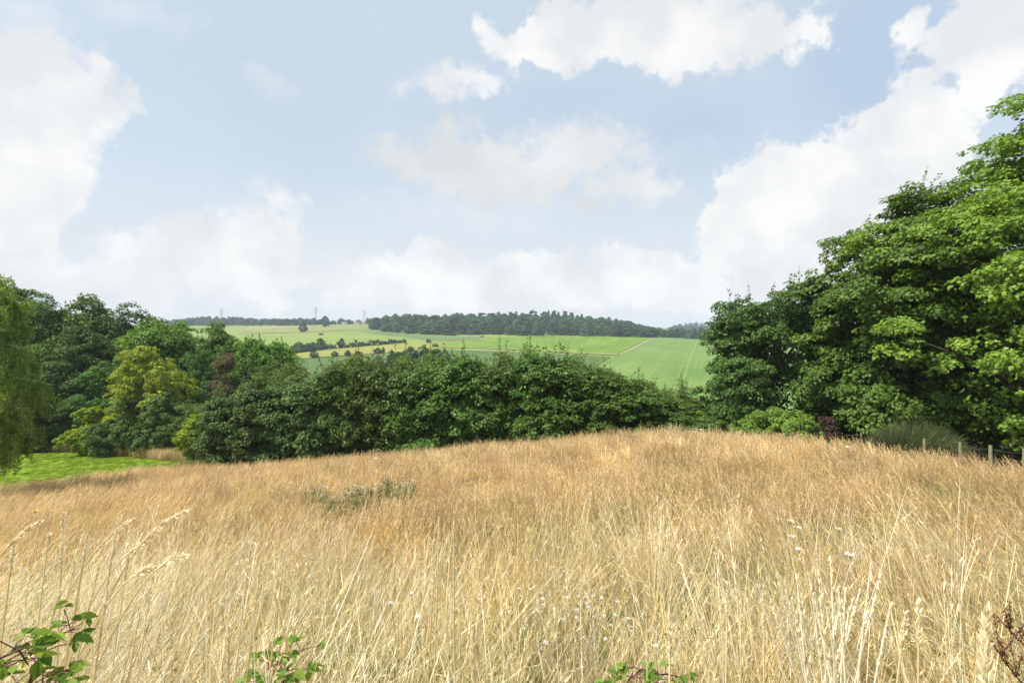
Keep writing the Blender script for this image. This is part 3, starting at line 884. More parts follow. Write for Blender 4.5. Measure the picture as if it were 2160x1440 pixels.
# --- post and wire fence
fpos = [(1700, 26.6), (1818, 24.8), (1853, 23.9), (1950, 21.0), (2028, 19.2), (2090, 17.8), (2160, 16.6), (2260, 15.2)]
f0 = at(1818, 24.8)
t = tag(empty('wire_fence', f0), 'old post and wire fence in the grass below the sycamores', 'fence')
fr = R(99)
tops = []
for i, (px, Y) in enumerate(fpos):
    q = at(px, Y)
    h = top_h(px, Y, {1818: 902, 2028: 919, 2090: 927}.get(px, np.interp(px, [1700, 1818, 2028, 2090, 2260], [911, 904, 922, 930, 955])))
    h = min(max(h, .95), 1.12)
    tl = np.array([fr.normal() * .03, fr.normal() * .03, 0])
    mb = MB()
    s = np.linspace(0, 1, 5)[:, None]
    tube(mb, (q - f0) + tl * s + np.array([0, 0, 1]) * (s * (h + .1) - .1), [.06, .058, .057, .056, .05], 8)
    link('post', mb.mesh('fence_post', M['post'], False), t)
    tops.append((q - f0) + tl + [0, 0, h])
for k in (.12, .42, .75):
    mb = MB()
    for a_, b_ in zip(tops[:-1], tops[1:]):
        s = np.linspace(0, 1, 7)[:, None]
        tube(mb, a_ * (1 - s) + b_ * s - np.array([0, .065, k]) - np.array([0, 0, .05]) * 4 * s * (1 - s), .004, 4)
    link('wire', mb.mesh('fence_strand', M['wire']), t)

# ------------------------------------------------------------------ far trees
def far_tree_mesh(name, seed, H=16.0, Rm=6.0, prof=OVOID, n=46, cr=2.0, per=34, size=1.3, lm='far_leaf', zlo=.08, trunk=True):
    rng = R(seed)
    c, r = clumps(rng, H - cr * .3, Rm, prof, n, cr, zlo * H)
    mb = MB()
    crown(mb, rng, c, r, per, size, RAGGED, .75, .6, 0)
    fill(mb, rng, H * .9, Rm, prof, 160, size * 1.6, KITE, 0, zlo * H)
    if trunk:
        k = np.linspace(0, 1, 5)
        tube(mb, np.stack([0 * k, 0 * k, k * H * .6 - .5], -1), .32 * (1 - .7 * k), 6, 1)
    return mb.mesh(name, [M[lm], M['bark']])


EDGE = [(0, .9), (.15, 1), (.4, 1), (.65, .93), (.8, .76), (.92, .5), (1, .2)]
FARM = [far_tree_mesh('far_tree', 200 + i, 16, 5.9, EDGE, 80, 1.7, 34, 1.0, 'far_leaf', .0) for i in range(6)]
CONI = [far_tree_mesh('far_conifer', 220 + i, 16, 2.6, CONE, 40, 1.0, 26, .9, 'far_dark', .05) for i in range(2)]
FIELDM = [far_tree_mesh('field_tree', 230 + i, 10, 5, ROUND, 70, 1.1, 50, .6, 'field_bush', .04) for i in range(3)]


def far_tree(name, px, Y, hgt, rad, me, lab, cat='tree', group=None, mh=16.0, mr=6.0):
    p = at(px, Y)
    o = link(name, me, None, p)
    o.scale = (rad / mr, rad / mr, hgt / mh)
    o.rotation_euler = (0, 0, random.random() * 6)
    return tag(o, lab, cat, group)


fr = R(301)
CT_X = [775, 790, 830, 870, 900, 1000, 1060, 1150, 1200, 1260, 1300, 1350, 1400, 1425]
CT_Y = [676, 670, 659, 657, 659, 658, 653, 651, 656, 660, 670, 683, 693, 699]
BASE_X = [785, 830, 870, 920, 1000, 1080, 1150, 1260, 1380, 1425]
BASE_Y = [694, 700, 704.5, 706, 705.5, 706.5, 707, 709, 712, 713]
wood_pos = []
for row in range(9):
    px = 788 + fr.random() * 10
    while px < 1424:
        b0 = far(px, np.interp(px, BASE_X, BASE_Y))
        Y = b0[1] + 3 + row * 26 + fr.normal() * 5
        lim = top_h(px, Y, np.interp(px, CT_X, CT_Y) + .5 + fr.random() * 2.2)
        h = 12.5 + 6.5 * fr.random() + (1.5 if row > 5 else 0)
        if row == 0: h *= .85
        h = min(h, lim)
        if h > 6:
            wood_pos.append((row, px, Y, h))
        px += (11.5 + 6 * fr.random()) * 1080 / Y * (1.0 if row < 3 else 1.1)
wood_pos.sort(key=lambda q: q[0])
NI = 185
for row, px, Y, h in wood_pos[:NI]:
    far_tree('wood_tree', px, Y, h, 6.2 + 3.0 * fr.random(), FARM[int(fr.integers(6))], 'dark green broadleaf tree in the wood on the central hill', 'tree', 'trees of the central hill wood', 16, 5.9)


def wood_stuff(name, lst, lab):
    mb = MB()
    for px, Y, h, rad in lst:
        rng = R(int(px * 7 + Y))
        p = at(px, Y)
        c, r = clumps(rng, h - .6, rad, OVOID, 26, 2.0, .2 * h)
        crown(mb, rng, c + p, r, 20, 1.7, RAGGED, .75, .6, 0)
    o = link(name, mb.mesh(name, M['far_leaf']))
    return tag(o, lab, 'wood', None, 'stuff')


wood_stuff('hill_wood_canopy', [(px, Y, h, 5 + 2 * fr.random()) for row, px, Y, h in wood_pos[NI:]], 'dense dark canopy of the upper part of the central hill wood')
for i, px in enumerate([1089, 1119, 1130, 1151, 1157, 1168, 1171, 1178, 1190, 1194, 1206, 1227]):
    Y = 905 + fr.normal() * 15
    far_tree('conifer', px, Y, top_h(px, Y, np.interp(px, [1090, 1150, 1180, 1235], [654, 652, 653, 661]) + fr.normal() * 1.3), 4.2, CONI[i % 2], 'pointed dark conifer on the skyline of the central hill', 'tree', 'conifers on the hill skyline', 16, 2.6)
# far left wood
lst = []
LX = [360, 385, 420, 460, 500, 540, 600]; LY = [674, 672, 667, 666, 668, 671, 671]
for row in range(5):
    px = 352 + fr.random() * 6
    while px < 612:
        Y = 1040 + row * 55 + fr.normal() * 10
        h = min(13 + 6 * fr.random() + row, top_h(px, Y, np.interp(px, LX, LY) + abs(fr.normal()) * 1.5))
        if h > 5: lst.append((px, Y, h))
        px += (12 + 6 * fr.random()) * 1080 / Y
for px, Y, h in lst[:44]:
    far_tree('wood_tree', px, Y, h, 5 + 3 * fr.random(), FARM[int(fr.integers(6))], 'bluish green tree in the distant wood behind the left pylon', 'tree', 'trees of the distant left wood', 16, 5.9)
wood_stuff('distant_wood_canopy', [(a_, b_, c_, 6.0) for a_, b_, c_ in lst[44:]], 'hazy blue canopy of the distant wood on the left hill')
# far right wood
lst = []
for row in range(4):
    px = 1400 + fr.random() * 6
    while px < 1640:
        Y = 1330 + row * 80 + fr.normal() * 15
        h = min(16 + 6 * fr.random() + row, top_h(px, Y, np.interp(px, [1400, 1415, 1440, 1470, 1500, 1530, 1640], [699, 688, 677, 675, 679, 677, 674]) + abs(fr.normal()) * 1.2))
        if h > 5: lst.append((px, Y, h))
        px += (13 + 6 * fr.random()) * 1080 / Y
for px, Y, h in lst[:26]:
    far_tree('wood_tree', px, Y, h, 6 + 3 * fr.random(), FARM[int(fr.integers(6))], 'hazy tree in the farthest wood beside the dark sycamore', 'tree', 'trees of the distant right wood', 16, 5.9)
wood_stuff('distant_wood_canopy', [(a_, b_, c_, 7.0) for a_, b_, c_ in lst[26:]], 'hazy blue canopy of the farthest wood on the right')
# row at the top of the striped field
for i, px in enumerate([1392, 1404, 1416, 1428, 1440, 1453, 1466, 1480, 1494, 1508, 1524]):
    Y = 640 + fr.normal() * 8
    far_tree('wood_tree', px, Y, top_h(px, Y, [694, 697, 694, 693, 690, 696, 693, 691, 692, 694, 690][i]), 4.6, FARM[i % 6], 'dark green tree in the row along the top of the striped field', 'tree', 'row of trees above the striped field', 16, 5.9)
# skyline trees between the woods
sky = [(592, 673, 8), (606, 672, 9), (620, 671, 10), (634, 670, 10), (648, 671, 9), (662, 671, 8), (676, 673, 9), (703, 676, 8), (720, 671, 9), (737, 674, 9), (756, 674, 6), (748, 678, 7), (775, 670, 4), (782, 671, 4), (690, 677, 8), (766, 679, 5)]
for i, (px, top, rp) in enumerate(sky):
    Y = 985 + fr.normal() * 8
    far_tree('wood_tree', px, Y, top_h(px, Y, top), rp / F * Y * 1.0, FARM[i % 6], 'dark tree in the skyline row around the pylons', 'tree', 'skyline trees around the pylons', 16, 5.9)


def one(px, top, base, hp, lab, cat='tree', me=0, name='field_tree', group=None):
    b0 = far(px, base)
    return far_tree(name, px, b0[1], (base - top) / F * b0[1], hp / F * b0[1], FIELDM[me], lab, cat, group, 10, 5)


one(639, 682, 700, 9.5, 'lone rounded tree on the pale field left of the middle pylon', 'tree', 0)
one(686, 667, 689, 10.5, 'large dark tree right of the middle pylon on the ridge', 'tree', 1)
one(784, 680, 694, 6.5, 'small dark tree standing at the left end of the central wood', 'tree', 2)
one(630, 722, 742, 15, 'grey green tree at the left end of the field hedgerow', 'tree', 1)
one(650, 724, 742, 12, 'rounded tree second from the left end of the field hedgerow', 'tree', 2)
one(676, 713, 737, 12, 'tallest tree of the field hedgerow', 'tree', 0)
one(660, 722, 738, 11, 'low spreading tree beside the tallest hedgerow tree', 'tree', 1)
one(721, 713, 732, 7.5, 'upright tree rising alone from the middle of the field hedgerow', 'tree', 2)
one(663, 740, 754.5, 9.5, 'leftmost and largest round bush along the yellow strip', 'shrub', 0, 'field_bush', 'round bushes on the yellow strip')
one(706, 741, 751.8, 7.5, 'second round bush from the left along the yellow strip', 'shrub', 1, 'field_bush', 'round bushes on the yellow strip')
one(733, 738.5, 751, 7.5, 'third round bush from the left along the yellow strip', 'shrub', 2, 'field_bush', 'round bushes on the yellow strip')
one(756, 740, 748.5, 9.5, 'flat topped bush right of the round bushes on the yellow strip', 'shrub', 0, 'field_bush', 'round bushes on the yellow strip')
one(797, 734, 746, 10, 'broad bush at the right end of the yellow strip', 'shrub', 1, 'field_bush', 'round bushes on the yellow strip')
one(809, 732, 744, 4, 'narrow bush next to the broad bush on the yellow strip', 'shrub', 2, 'field_bush')
one(903, 714, 724, 4.5, 'small leaning tree at the fork of the farm tracks', 'tree', 2)
one(917, 724.5, 732, 8, 'low grey bush below the leaning tree at the track fork', 'shrub', 0, 'field_bush')
one(1017, 708, 711, 4, 'tiny dark bush on the upper edge of the bright green field', 'shrub', 1, 'field_bush')
for px, top, hp, Y, m, lab in [(838, 742, 24, 215, 0, 'dark tree left in the clump behind the hedge top'), (866, 733, 24, 235, 1, 'broad tree in the middle of the clump behind the hedge top'), (893, 729, 18, 240, 2, 'tallest tree of the clump behind the hedge top'),
                                (917, 736, 20, 225, 0, 'dark tree right in the clump behind the hedge top'), (938, 738, 14, 222, 1, 'small tree at the right end of the clump behind the hedge'), (797, 752, 20, 200, 1, 'low dark bush left of the clump behind the hedge top'),
                                (742, 759, 14, 190, 2, 'small dark bush seen over the left part of the hedge'), (826, 738, 10, 240, 2, 'pale small tree behind the left tree of the clump')]:
    far_tree('valley_tree', px, Y, top_h(px, Y, top), hp / F * Y, FIELDM[m], lab, 'tree', 'trees in the valley behind the hedge', 10, 5)
p = at(722, 120)
o = link('copper_shrub', far_tree_mesh('copper_shrub', 250, 6, 1.2, ROUND, 30, .5, 40, .3, 'copper', .05), None, p)
o.scale = (1, 1, top_h(722, 120, 764) / 6.0); tag(o, 'reddish copper shrub poking above the left part of the hedge', 'shrub')


def hedgerow():
    pts = pixpoly([(600, 750), (640, 742), (700, 735.5), (780, 729.5), (855, 722)], 90)
    mb = MB(); rng = R(261)
    n = 520
    u = rng.random(n) * 89
    x = np.interp(u, np.arange(90), pts[:, 0]); y = np.interp(u, np.arange(90), pts[:, 1])
    o0 = np.array([pts[45, 0], pts[45, 1], gz(*pts[45])])
    hh = 3.2 + .9 * np.sin(u * .5) + .7 * np.sin(u * 1.3 + 1) - 1.0 * (u > 75)
    c = np.stack([x + rng.normal(size=n) * .8, y + rng.normal(size=n) * 1.0, ground(x, y) + rng.random(n) * hh], -1) - o0
    crown(mb, rng, c, .7 + .5 * rng.random(n), 30, .55, RAGGED, .8, .6, 0)
    o = link('hedgerow', mb.mesh('hedgerow', M['field_bush']), None, o0)
    tag(o, 'long dark clipped hedgerow across the pale green fields', 'hedge')


hedgerow()

# low field boundary line and hut
def hut():
    b0 = far(677, 706.5)
    Y = b0[1]; w = 8.6 / F * Y; h = 4.2 / F * Y
    t = tag(empty('field_shelter', b0), 'small dark open field shelter on the pale green field', 'shed')

    def box(mb, x0, x1, y0, y1, z0, z1):
        V = [(x, y, z) for z in (z0, z1) for y in (y0, y1) for x in (x0, x1)]
        mb.add(V, [(0, 2, 3, 1), (4, 5, 7, 6), (0, 1, 5, 4), (2, 6, 7, 3), (0, 4, 6, 2), (1, 3, 7, 5)])
    mb = MB()
    box(mb, -w * .5, w * .5, .0, w * .35, 0, .25); box(mb, -w * .5, w * .5, w * .32, w * .35, .25, h * .72)
    for x in (-.5, -.1, .28): box(mb, x * w, x * w + .35, 0, .3, .25, h * .72)
    box(mb, .2 * w, .5 * w, .35, w * .31, .25, h * .7)
    link('wall', mb.mesh('shelter_wall', M['hut']), t)
    mb = MB()
    V = [(-w * .54, -.5, h * .72), (w * .22, -.5, h * .74), (w * .22, w * .4, h * .8), (-w * .54, w * .4, h * .78), (-w * .54, -.5, h * .8), (w * .22, -.5, h * .82), (w * .22, w * .4, h * .9), (-w * .54, w * .4, h * .88)]
    mb.add(V, [(0, 3, 2, 1), (4, 5, 6, 7), (0, 1, 5, 4), (2, 3, 7, 6), (1, 2, 6, 5), (3, 0, 4, 7)])
    V = [(w * .225, -.5, h * .76), (w * .54, -.5, h * .9), (w * .54, w * .4, h * 1.0), (w * .225, w * .4, h * .86), (w * .225, -.5, h * .86), (w * .54, -.5, h * 1.0), (w * .54, w * .4, h * 1.1), (w * .225, w * .4, h * .96)]
    mb.add(V, [(0, 3, 2, 1), (4, 5, 6, 7), (0, 1, 5, 4), (2, 3, 7, 6), (1, 2, 6, 5), (3, 0, 4, 7)])
    link('roof', mb.mesh('shelter_roof', M['hut']), t)


hut()


def house(px, base, w, d, h, lab):
    b0 = far(px, base)
    t = tag(empty('house', b0), lab, 'house', 'small pale houses on the skyline')
    mb = MB()
    V = [(x, y, z) for z in (-.5, h) for y in (0, d) for x in (-w / 2, w / 2)] + [(-w / 2, d / 2, h + d * .32), (w / 2, d / 2, h + d * .32)]
    mb.add(V[:8], [(0, 2, 3, 1), (0, 1, 5, 4), (2, 6, 7, 3), (0, 4, 6, 2), (1, 3, 7, 5)])
    mb.add([V[4], V[6], V[8], V[5], V[7], V[9]], [(0, 1, 2), (4, 3, 5)])
    link('wall', mb.mesh('house_wall', M['house_wall']), t)
    mb = MB()
    e = .35; rz = d * .32
    for s in (0, 1):
        y0, y1 = (-e, d / 2) if s == 0 else (d + e, d / 2)
        V = [(-w / 2 - e, y0, h - .15), (w / 2 + e, y0, h - .15), (w / 2 + e, y1, h + rz + .1), (-w / 2 - e, y1, h + rz + .1)]
        V2 = [(a_, b_, c_ + .2) for a_, b_, c_ in V]
        mb.add(V + V2, [(0, 1, 2, 3), (4, 5, 6, 7), (0, 1, 5, 4), (1, 2, 6, 5), (2, 3, 7, 6), (3, 0, 4, 7)])
    link('roof', mb.mesh('house_roof', M['house_roof']), t)
    for k in (-.28, .25):
        mb = MB()
        V = [(x, y, z) for z in (.9, 2.1) for y in (-.05, .1) for x in (k * w - .55, k * w + .55)]
        mb.add(V, [(0, 2, 3, 1), (4, 5, 7, 6), (0, 1, 5, 4), (2, 6, 7, 3), (0, 4, 6, 2), (1, 3, 7, 5)])
        link('window', mb.mesh('house_window', M['glass']), t)


house(725, 684.2, 8, 6, 2.8, 'tiny pale house below the skyline trees, leftmost of three')
house(751, 684.2, 9, 6, 3.0, 'tiny pale house below the skyline trees, middle of three')
house(767, 684.2, 5, 5, 3.6, 'tiny pale house nearest the right pylon')


def pylon(px, top, Y, lab):
    p = at(px, Y); H = top_h(px, Y, top)
    t = tag(empty('electricity_pylon', p), lab, 'pylon', 'steel lattice pylons on the horizon')
    mb = MB(); r = .13

    def w(z):
        return np.interp(z / H, [0, .45, .62, 1], [3.6, 1.5, .9, .45])
    zs = [0, .1, .2, .29, .37, .45, .52, .58, .64, .7, .76, .82, .88, .94, 1.0]
    for sx in (-1, 1):
        for sy in (-1, 1):
            tube(mb, [(sx * w(z * H), sy * w(z * H), z * H) for z in zs], r, 4)
    for a_, b_ in zip(zs[:-1], zs[1:]):
        A, B = w(a_ * H), w(b_ * H)
        for s in (-1, 1):
            tube(mb, [(-A, s * A, a_ * H), (B, s * B, b_ * H)], .06, 3, cap=False); tube(mb, [(A, s * A, a_ * H), (-B, s * B, b_ * H)], .06, 3, cap=False)
            tube(mb, [(s * A, -A, a_ * H), (s * B, B, b_ * H)], .06, 3, cap=False); tube(mb, [(s * A, A, a_ * H), (s * B, -B, b_ * H)], .06, 3, cap=False)
    link('tower', mb.mesh('pylon_tower', M['steel']), t)
    for z, L in ((.965, .1), (.83, .15), (.7, .11)):
        mb = MB(); L = L * H; zz = z * H
        for s in (-1, 1):
            tube(mb, [(-L, 0, zz), (0, s * .6, zz + .3), (L, 0, zz)], .28, 4)
            tube(mb, [(s * L, 0, zz), (s * .5, 0, zz + 1.6)], .12, 4)
            tube(mb, [(s * L * .95, 0, zz), (s * L * .95, 0, zz - 2.6)], .14, 5)
        link('crossarm', mb.mesh('pylon_crossarm', M['steel']), t)


pylon(467, 650.5, 1010, 'leftmost grey lattice pylon standing before the blue wood')
pylon(666, 647.5, 1000, 'middle grey lattice pylon above the ridge trees')
pylon(768, 653.5, 1150, 'farthest pale pylon left of the central wood')

# ------------------------------------------------------------------ meadow grass (stuff)
def clump_mesh(name, seed, rad, nst, nlf, wst, wlf, mat, hmean=.72, head=.16, spike=10, lod=0, green=0.0):
    rng = R(seed); mb = MB()
    a = rng.random(nst) * 2 * PI; rr = rad * np.sqrt(rng.random(nst))
    b0 = np.stack([rr * np.cos(a), rr * np.sin(a), np.full(nst, -.05)], -1)
    Hs = hmean * (.55 + .6 * rng.random(nst) ** .8)
    K = 6
    s = np.linspace(0, 1, K)
    og = np.stack([np.cos(a), np.sin(a)], -1)
    tilt = og * (.42 * rr / rad)[:, None] * (.5 + .8 * rng.random((nst, 1))) + rng.normal(size=(nst, 2)) * .1
    bend = rng.normal(size=(nst, 2)) * .1 + og * .16 * rng.random((nst, 1))
    pts = np.zeros((nst, K, 3))
    pts[..., :2] = b0[:, None, :2] + (tilt[:, None] * s[None, :, None] + bend[:, None] * (s ** 2)[None, :, None]) * Hs[:, None, None]
    pts[..., 2] = b0[:, None, 2] + Hs[:, None] * s * (1 - .1 * s)
    ya = rng.random(nst) * PI
    side = np.stack([np.cos(ya), np.sin(ya), 0 * ya], -1)
    tint = rng.random(nst)
    ribbons(mb, pts, wst * np.array([1.1, 1, 1, .9, .8, .5])[None] * (.8 + .4 * rng.random((nst, 1))), side, 0, tint, np.tile(s, (nst, 1)))
    # seed heads: short spikelets round the last part of each stem
    nh = (rng.random(nst) < (.5 if lod == 0 else .7))
    id_ = np.repeat(np.where(nh)[0], spike); N = len(id_)
    f = 1 - rng.random(N) * np.minimum(head / Hs[id_], .5)
    k = np.clip((f * (K - 1)).astype(int), 0, K - 2); w_ = f * (K - 1) - k
    q = pts[id_, k] * (1 - w_)[:, None] + pts[id_, k + 1] * w_[:, None]
    d = unit(rng.normal(size=(N, 3)) * .3 + unit(pts[id_, K - 1] - pts[id_, K - 2]) * 1.0)
    L = (.04 if lod == 0 else .04) * (.6 + .8 * rng.random(N))
    sd = unit(np.cross(d, rng.normal(size=(N, 3))))
    wd = (wst * 1.0 if lod == 0 else wst * 1.1) * (.7 + .6 * rng.random(N))
    pp = np.stack([q, q + d * L[:, None] * .55, q + d * L[:, None]], 1)
    ribbons(mb, pp, wd[:, None] * np.array([.5, 1, .2])[None], sd, 0, np.clip(tint[id_] * .6 + .4 * rng.random(N) + .05, 0, 1), np.ones((N, 3)))
    # leaf blades, arching over
    a = rng.random(nlf) * 2 * PI; rr = rad * np.sqrt(rng.random(nlf))
    Hl = hmean * (.35 + .5 * rng.random(nlf))
    out = rng.random(nlf) * 2 * PI
    reach = .15 + .5 * rng.random(nlf)
    s = np.linspace(0, 1, 5)
    pts = np.zeros((nlf, 5, 3))
    ox = np.stack([np.cos(out), np.sin(out)], -1)
    pts[..., :2] = np.stack([rr * np.cos(a), rr * np.sin(a)], -1)[:, None] + ox[:, None] * (Hl * reach)[:, None, None] * (s ** 1.8)[None, :, None]
    pts[..., 2] = -.03 + Hl[:, None] * (s - .42 * reach[:, None] * s ** 3)
    side = np.stack([-np.sin(out + rng.normal(size=nlf) * .7), np.cos(out + rng.normal(size=nlf) * .7), np.zeros(nlf)], -1)
    tl = rng.random(nlf) * .85
    ng = int(nlf * green)
    for sl, mi in ((slice(0, ng), 1), (slice(ng, nlf), 0)):
        if sl.stop > sl.start:
            n_ = sl.stop - sl.start
            ribbons(mb, pts[sl], wlf * np.array([1, 1, .85, .6, .15])[None] * (.7 + .6 * rng.random((n_, 1))), unit(side[sl]), mi, tl[sl], np.tile(s, (n_, 1)) * .9)
    return mb.mesh(name, [M[mat], M['grass_green']])


def instancer(name, pts, rot, scl, idx, meshes, lab, cat):
    tc = bpy.data.collections.new(name + '_pieces')
    for i, me in enumerate(meshes):
        o = bpy.data.objects.new('%s_piece_%s' % (name, chr(97 + i)), me)
        tc.objects.link(o)
    me = bpy.data.meshes.new(name)
    me.vertices.add(len(pts)); me.vertices.foreach_set('co', pts.astype(np.float32).ravel())
    a = me.attributes.new('rot', 'FLOAT_VECTOR', 'POINT'); a.data.foreach_set('vector', rot.astype(np.float32).ravel())
    a = me.attributes.new('scl', 'FLOAT_VECTOR', 'POINT'); a.data.foreach_set('vector', scl.astype(np.float32).ravel())
    a = me.attributes.new('idx', 'INT', 'POINT'); a.data.foreach_set('value', idx.astype(np.int32))
    ob = link(name, me)
    ng = bpy.data.node_groups.new(name, 'GeometryNodeTree')
    ng.interface.new_socket('Geometry', in_out='INPUT', socket_type='NodeSocketGeometry')
    ng.interface.new_socket('Geometry', in_out='OUTPUT', socket_type='NodeSocketGeometry')
    gi = ng.nodes.new('NodeGroupInput'); go = ng.nodes.new('NodeGroupOutput')
    ci = ng.nodes.new('GeometryNodeCollectionInfo'); ci.inputs['Collection'].default_value = tc
    ci.inputs['Separate Children'].default_value = True; ci.inputs['Reset Children'].default_value = True
    ip = ng.nodes.new('GeometryNodeInstanceOnPoints'); ip.inputs['Pick Instance'].default_value = True

    def na(nm, ty):
        n = ng.nodes.new('GeometryNodeInputNamedAttribute'); n.data_type = ty; n.inputs['Name'].default_value = nm
        return n.outputs['Attribute']
    e2r = ng.nodes.new('FunctionNodeEulerToRotation')
    ng.links.new(na('rot', 'FLOAT_VECTOR'), e2r.inputs[0])
    ng.links.new(gi.outputs[0], ip.inputs['Points']); ng.links.new(ci.outputs[0], ip.inputs['Instance'])
    ng.links.new(e2r.outputs[0], ip.inputs['Rotation']); ng.links.new(na('scl', 'FLOAT_VECTOR'), ip.inputs['Scale'])
    ng.links.new(na('idx', 'INT'), ip.inputs['Instance Index'])
    ng.links.new(ip.outputs[0], go.inputs[0])
    md = ob.modifiers.new('scatter', 'NODES'); md.node_group = ng
    return tag(ob, lab, cat, None, 'stuff')


def wav(x, y, s, ph):
    return (np.sin(x * s + ph) * np.cos(y * s * 1.13 + ph * 2.1) + .6 * np.sin(x * s * 2.3 + y * s * 1.7 + ph * 3) + .4 * np.cos(y * s * 3.1 - x * s * 2.2 + ph)) / 2.0


def lean_of(x, y):
    u = x / (.75 * y + 2.0)
    lx = np.where(u < -.1, (-u - .1) * 1.05, np.where(u > .2, -(u - .2) * 1.0, 0))
    lx = lx + .36 * wav(x, y, .8, 1.0) + .22 * wav(x, y, 2.6, 4.0)
    ly = .3 * wav(x, y, .95, 7.0) + .15 * wav(x, y, 2.3, 2.5) - .05
    lod = np.clip(wav(x, y, 1.25, 12.0) * 1.8 + wav(x, y, 3.3, 8.0) * .7 - .4 + .35 * (u > .2), 0, 1)
    th = 2.6 * wav(x, y, .5, 21.0) + np.where(u > 0, PI, 0)
    lx = lx + lod * .95 * np.cos(th); ly = ly + lod * .65 * np.sin(th)
    return lx, ly


def meadow():
    rng = R(401)
    bands = [(.75, 6.0, .25, 0, 5), (6.0, 15.0, .35, 5, 4), (15.0, 42.0, .45, 9, 4)]
    meshes = []
    for i in range(5):
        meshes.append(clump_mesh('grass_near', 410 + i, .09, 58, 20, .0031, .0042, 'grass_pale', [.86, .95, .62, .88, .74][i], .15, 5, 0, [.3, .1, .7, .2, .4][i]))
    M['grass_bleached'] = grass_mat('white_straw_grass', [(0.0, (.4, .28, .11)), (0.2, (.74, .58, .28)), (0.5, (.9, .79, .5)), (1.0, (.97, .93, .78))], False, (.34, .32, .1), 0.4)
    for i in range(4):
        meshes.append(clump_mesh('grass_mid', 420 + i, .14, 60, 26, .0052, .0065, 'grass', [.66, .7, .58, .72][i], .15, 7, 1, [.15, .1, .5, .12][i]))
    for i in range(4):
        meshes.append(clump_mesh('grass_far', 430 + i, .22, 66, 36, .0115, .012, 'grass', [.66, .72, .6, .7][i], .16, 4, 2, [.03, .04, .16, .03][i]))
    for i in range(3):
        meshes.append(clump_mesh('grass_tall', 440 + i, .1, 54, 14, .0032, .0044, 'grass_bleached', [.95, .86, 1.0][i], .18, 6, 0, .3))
    P_, R_, S_, I_ = [], [], [], []
    for y0, y1, sp, i0, ni in bands:
        ys = np.arange(y0, y1, sp)
        for y in ys:
            hw = 1.2 * y + 3.0
            x = np.arange(-hw, hw, sp)
            xx = x + rng.normal(size=len(x)) * sp * .35; yy = y + rng.normal(size=len(x)) * sp * .35
            if y0 > 1: pass
            ok = (yy < edge_y(xx, yy) + .3 * wav(xx, yy, 1.4, 2.0)) & (yy > .55) & (np.hypot(xx, yy) > .9)
            gap = wav(xx, yy, 3.4, 14.0) + .8 * wav(xx, yy, 1.5, 3.3)
            ok &= ~((gap < -.35) & (rng.random(len(xx)) < .55))
            xx, yy = xx[ok], yy[ok]
            n = len(xx)
            if n == 0: continue
            g = wav(xx, yy, .55, 3.0) + .7 * wav(xx, yy, 1.9, 5.0)
            ii = rng.integers(0, ni, n)
            greeny = (g > .75)
            ii = np.where(greeny & (rng.random(n) < .6), 2, np.where((ii == 2) & (rng.random(n) < .6), 0, ii))
            lx, ly = lean_of(xx, yy)
            lx = lx + rng.normal(size=n) * .15; ly = ly + rng.normal(size=n) * .13
            hs = (.95 + .2 * wav(xx, yy, .7, 9.0) + .27 * wav(xx, yy, 2.2, 2.0) + .17 * wav(xx, yy, 4.7, 6.0) + rng.normal(size=n) * .17)
            hs = hs * np.where(xx / np.maximum(yy, .5) < -.25, 1.08, 1.0)
            z = ground(xx, yy)
            for k in range(n):
                ax = Vector((-ly[k], lx[k], 0)); an = min(ax.length, 1.1)
                m = (Matrix.Rotation(an, 3, ax.normalized()) if an > 1e-4 else Matrix.Identity(3)) @ Matrix.Rotation(rng.random() * 6.28, 3, 'Z')
                R_.append(tuple(m.to_euler()))
            P_.append(np.stack([xx, yy, z], -1)); ii = ii + i0
            if i0 == 0:
                bl = (rng.random(n) < np.clip(-.9 * xx / (.7 * yy + .6) + .03 - .1 * (yy - 3.5), 0.06, .85))
                ii = np.where(bl, 13 + rng.integers(0, 3, n), ii)
            I_.append(ii)
            S_.append(np.stack([np.ones(n), np.ones(n), np.clip(hs, .5, 1.45)], -1))
    P_ = np.concatenate(P_)
    instancer('meadow_grass', P_, np.array(R_), np.concatenate(S_), np.concatenate(I_), meshes, 'tall dry golden meadow grass filling the foreground slope', 'grass')
    return len(P_)


NG = meadow()


def tuft_mesh(name, seed, n, h, w, rad, mat, spread=.5):
    rng = R(seed); mb = MB()
    a = rng.random(n) * 2 * PI; rr = rad * np.sqrt(rng.random(n)); out = rng.random(n) * 2 * PI
    Hl = h * (.5 + .6 * rng.random(n)); reach = spread * rng.random(n)
    s = np.linspace(0, 1, 4); pts = np.zeros((n, 4, 3))
    pts[..., :2] = np.stack([rr * np.cos(a), rr * np.sin(a)], -1)[:, None] + np.stack([np.cos(out), np.sin(out)], -1)[:, None] * (Hl * reach)[:, None, None] * (s ** 1.7)[None, :, None]
    pts[..., 2] = -.02 + Hl[:, None] * (s - .3 * reach[:, None] * s ** 3)
    side = unit(np.stack([-np.sin(out), np.cos(out), 0 * out], -1) + rng.normal(size=(n, 3)) * [.6, .6, 0])
    ribbons(mb, pts, w * np.array([1, 1, .8, .2])[None] * (.7 + .6 * rng.random((n, 1))), side, 0, rng.random(n), np.tile(s, (n, 1)))
    return mb.mesh(name, M[mat])


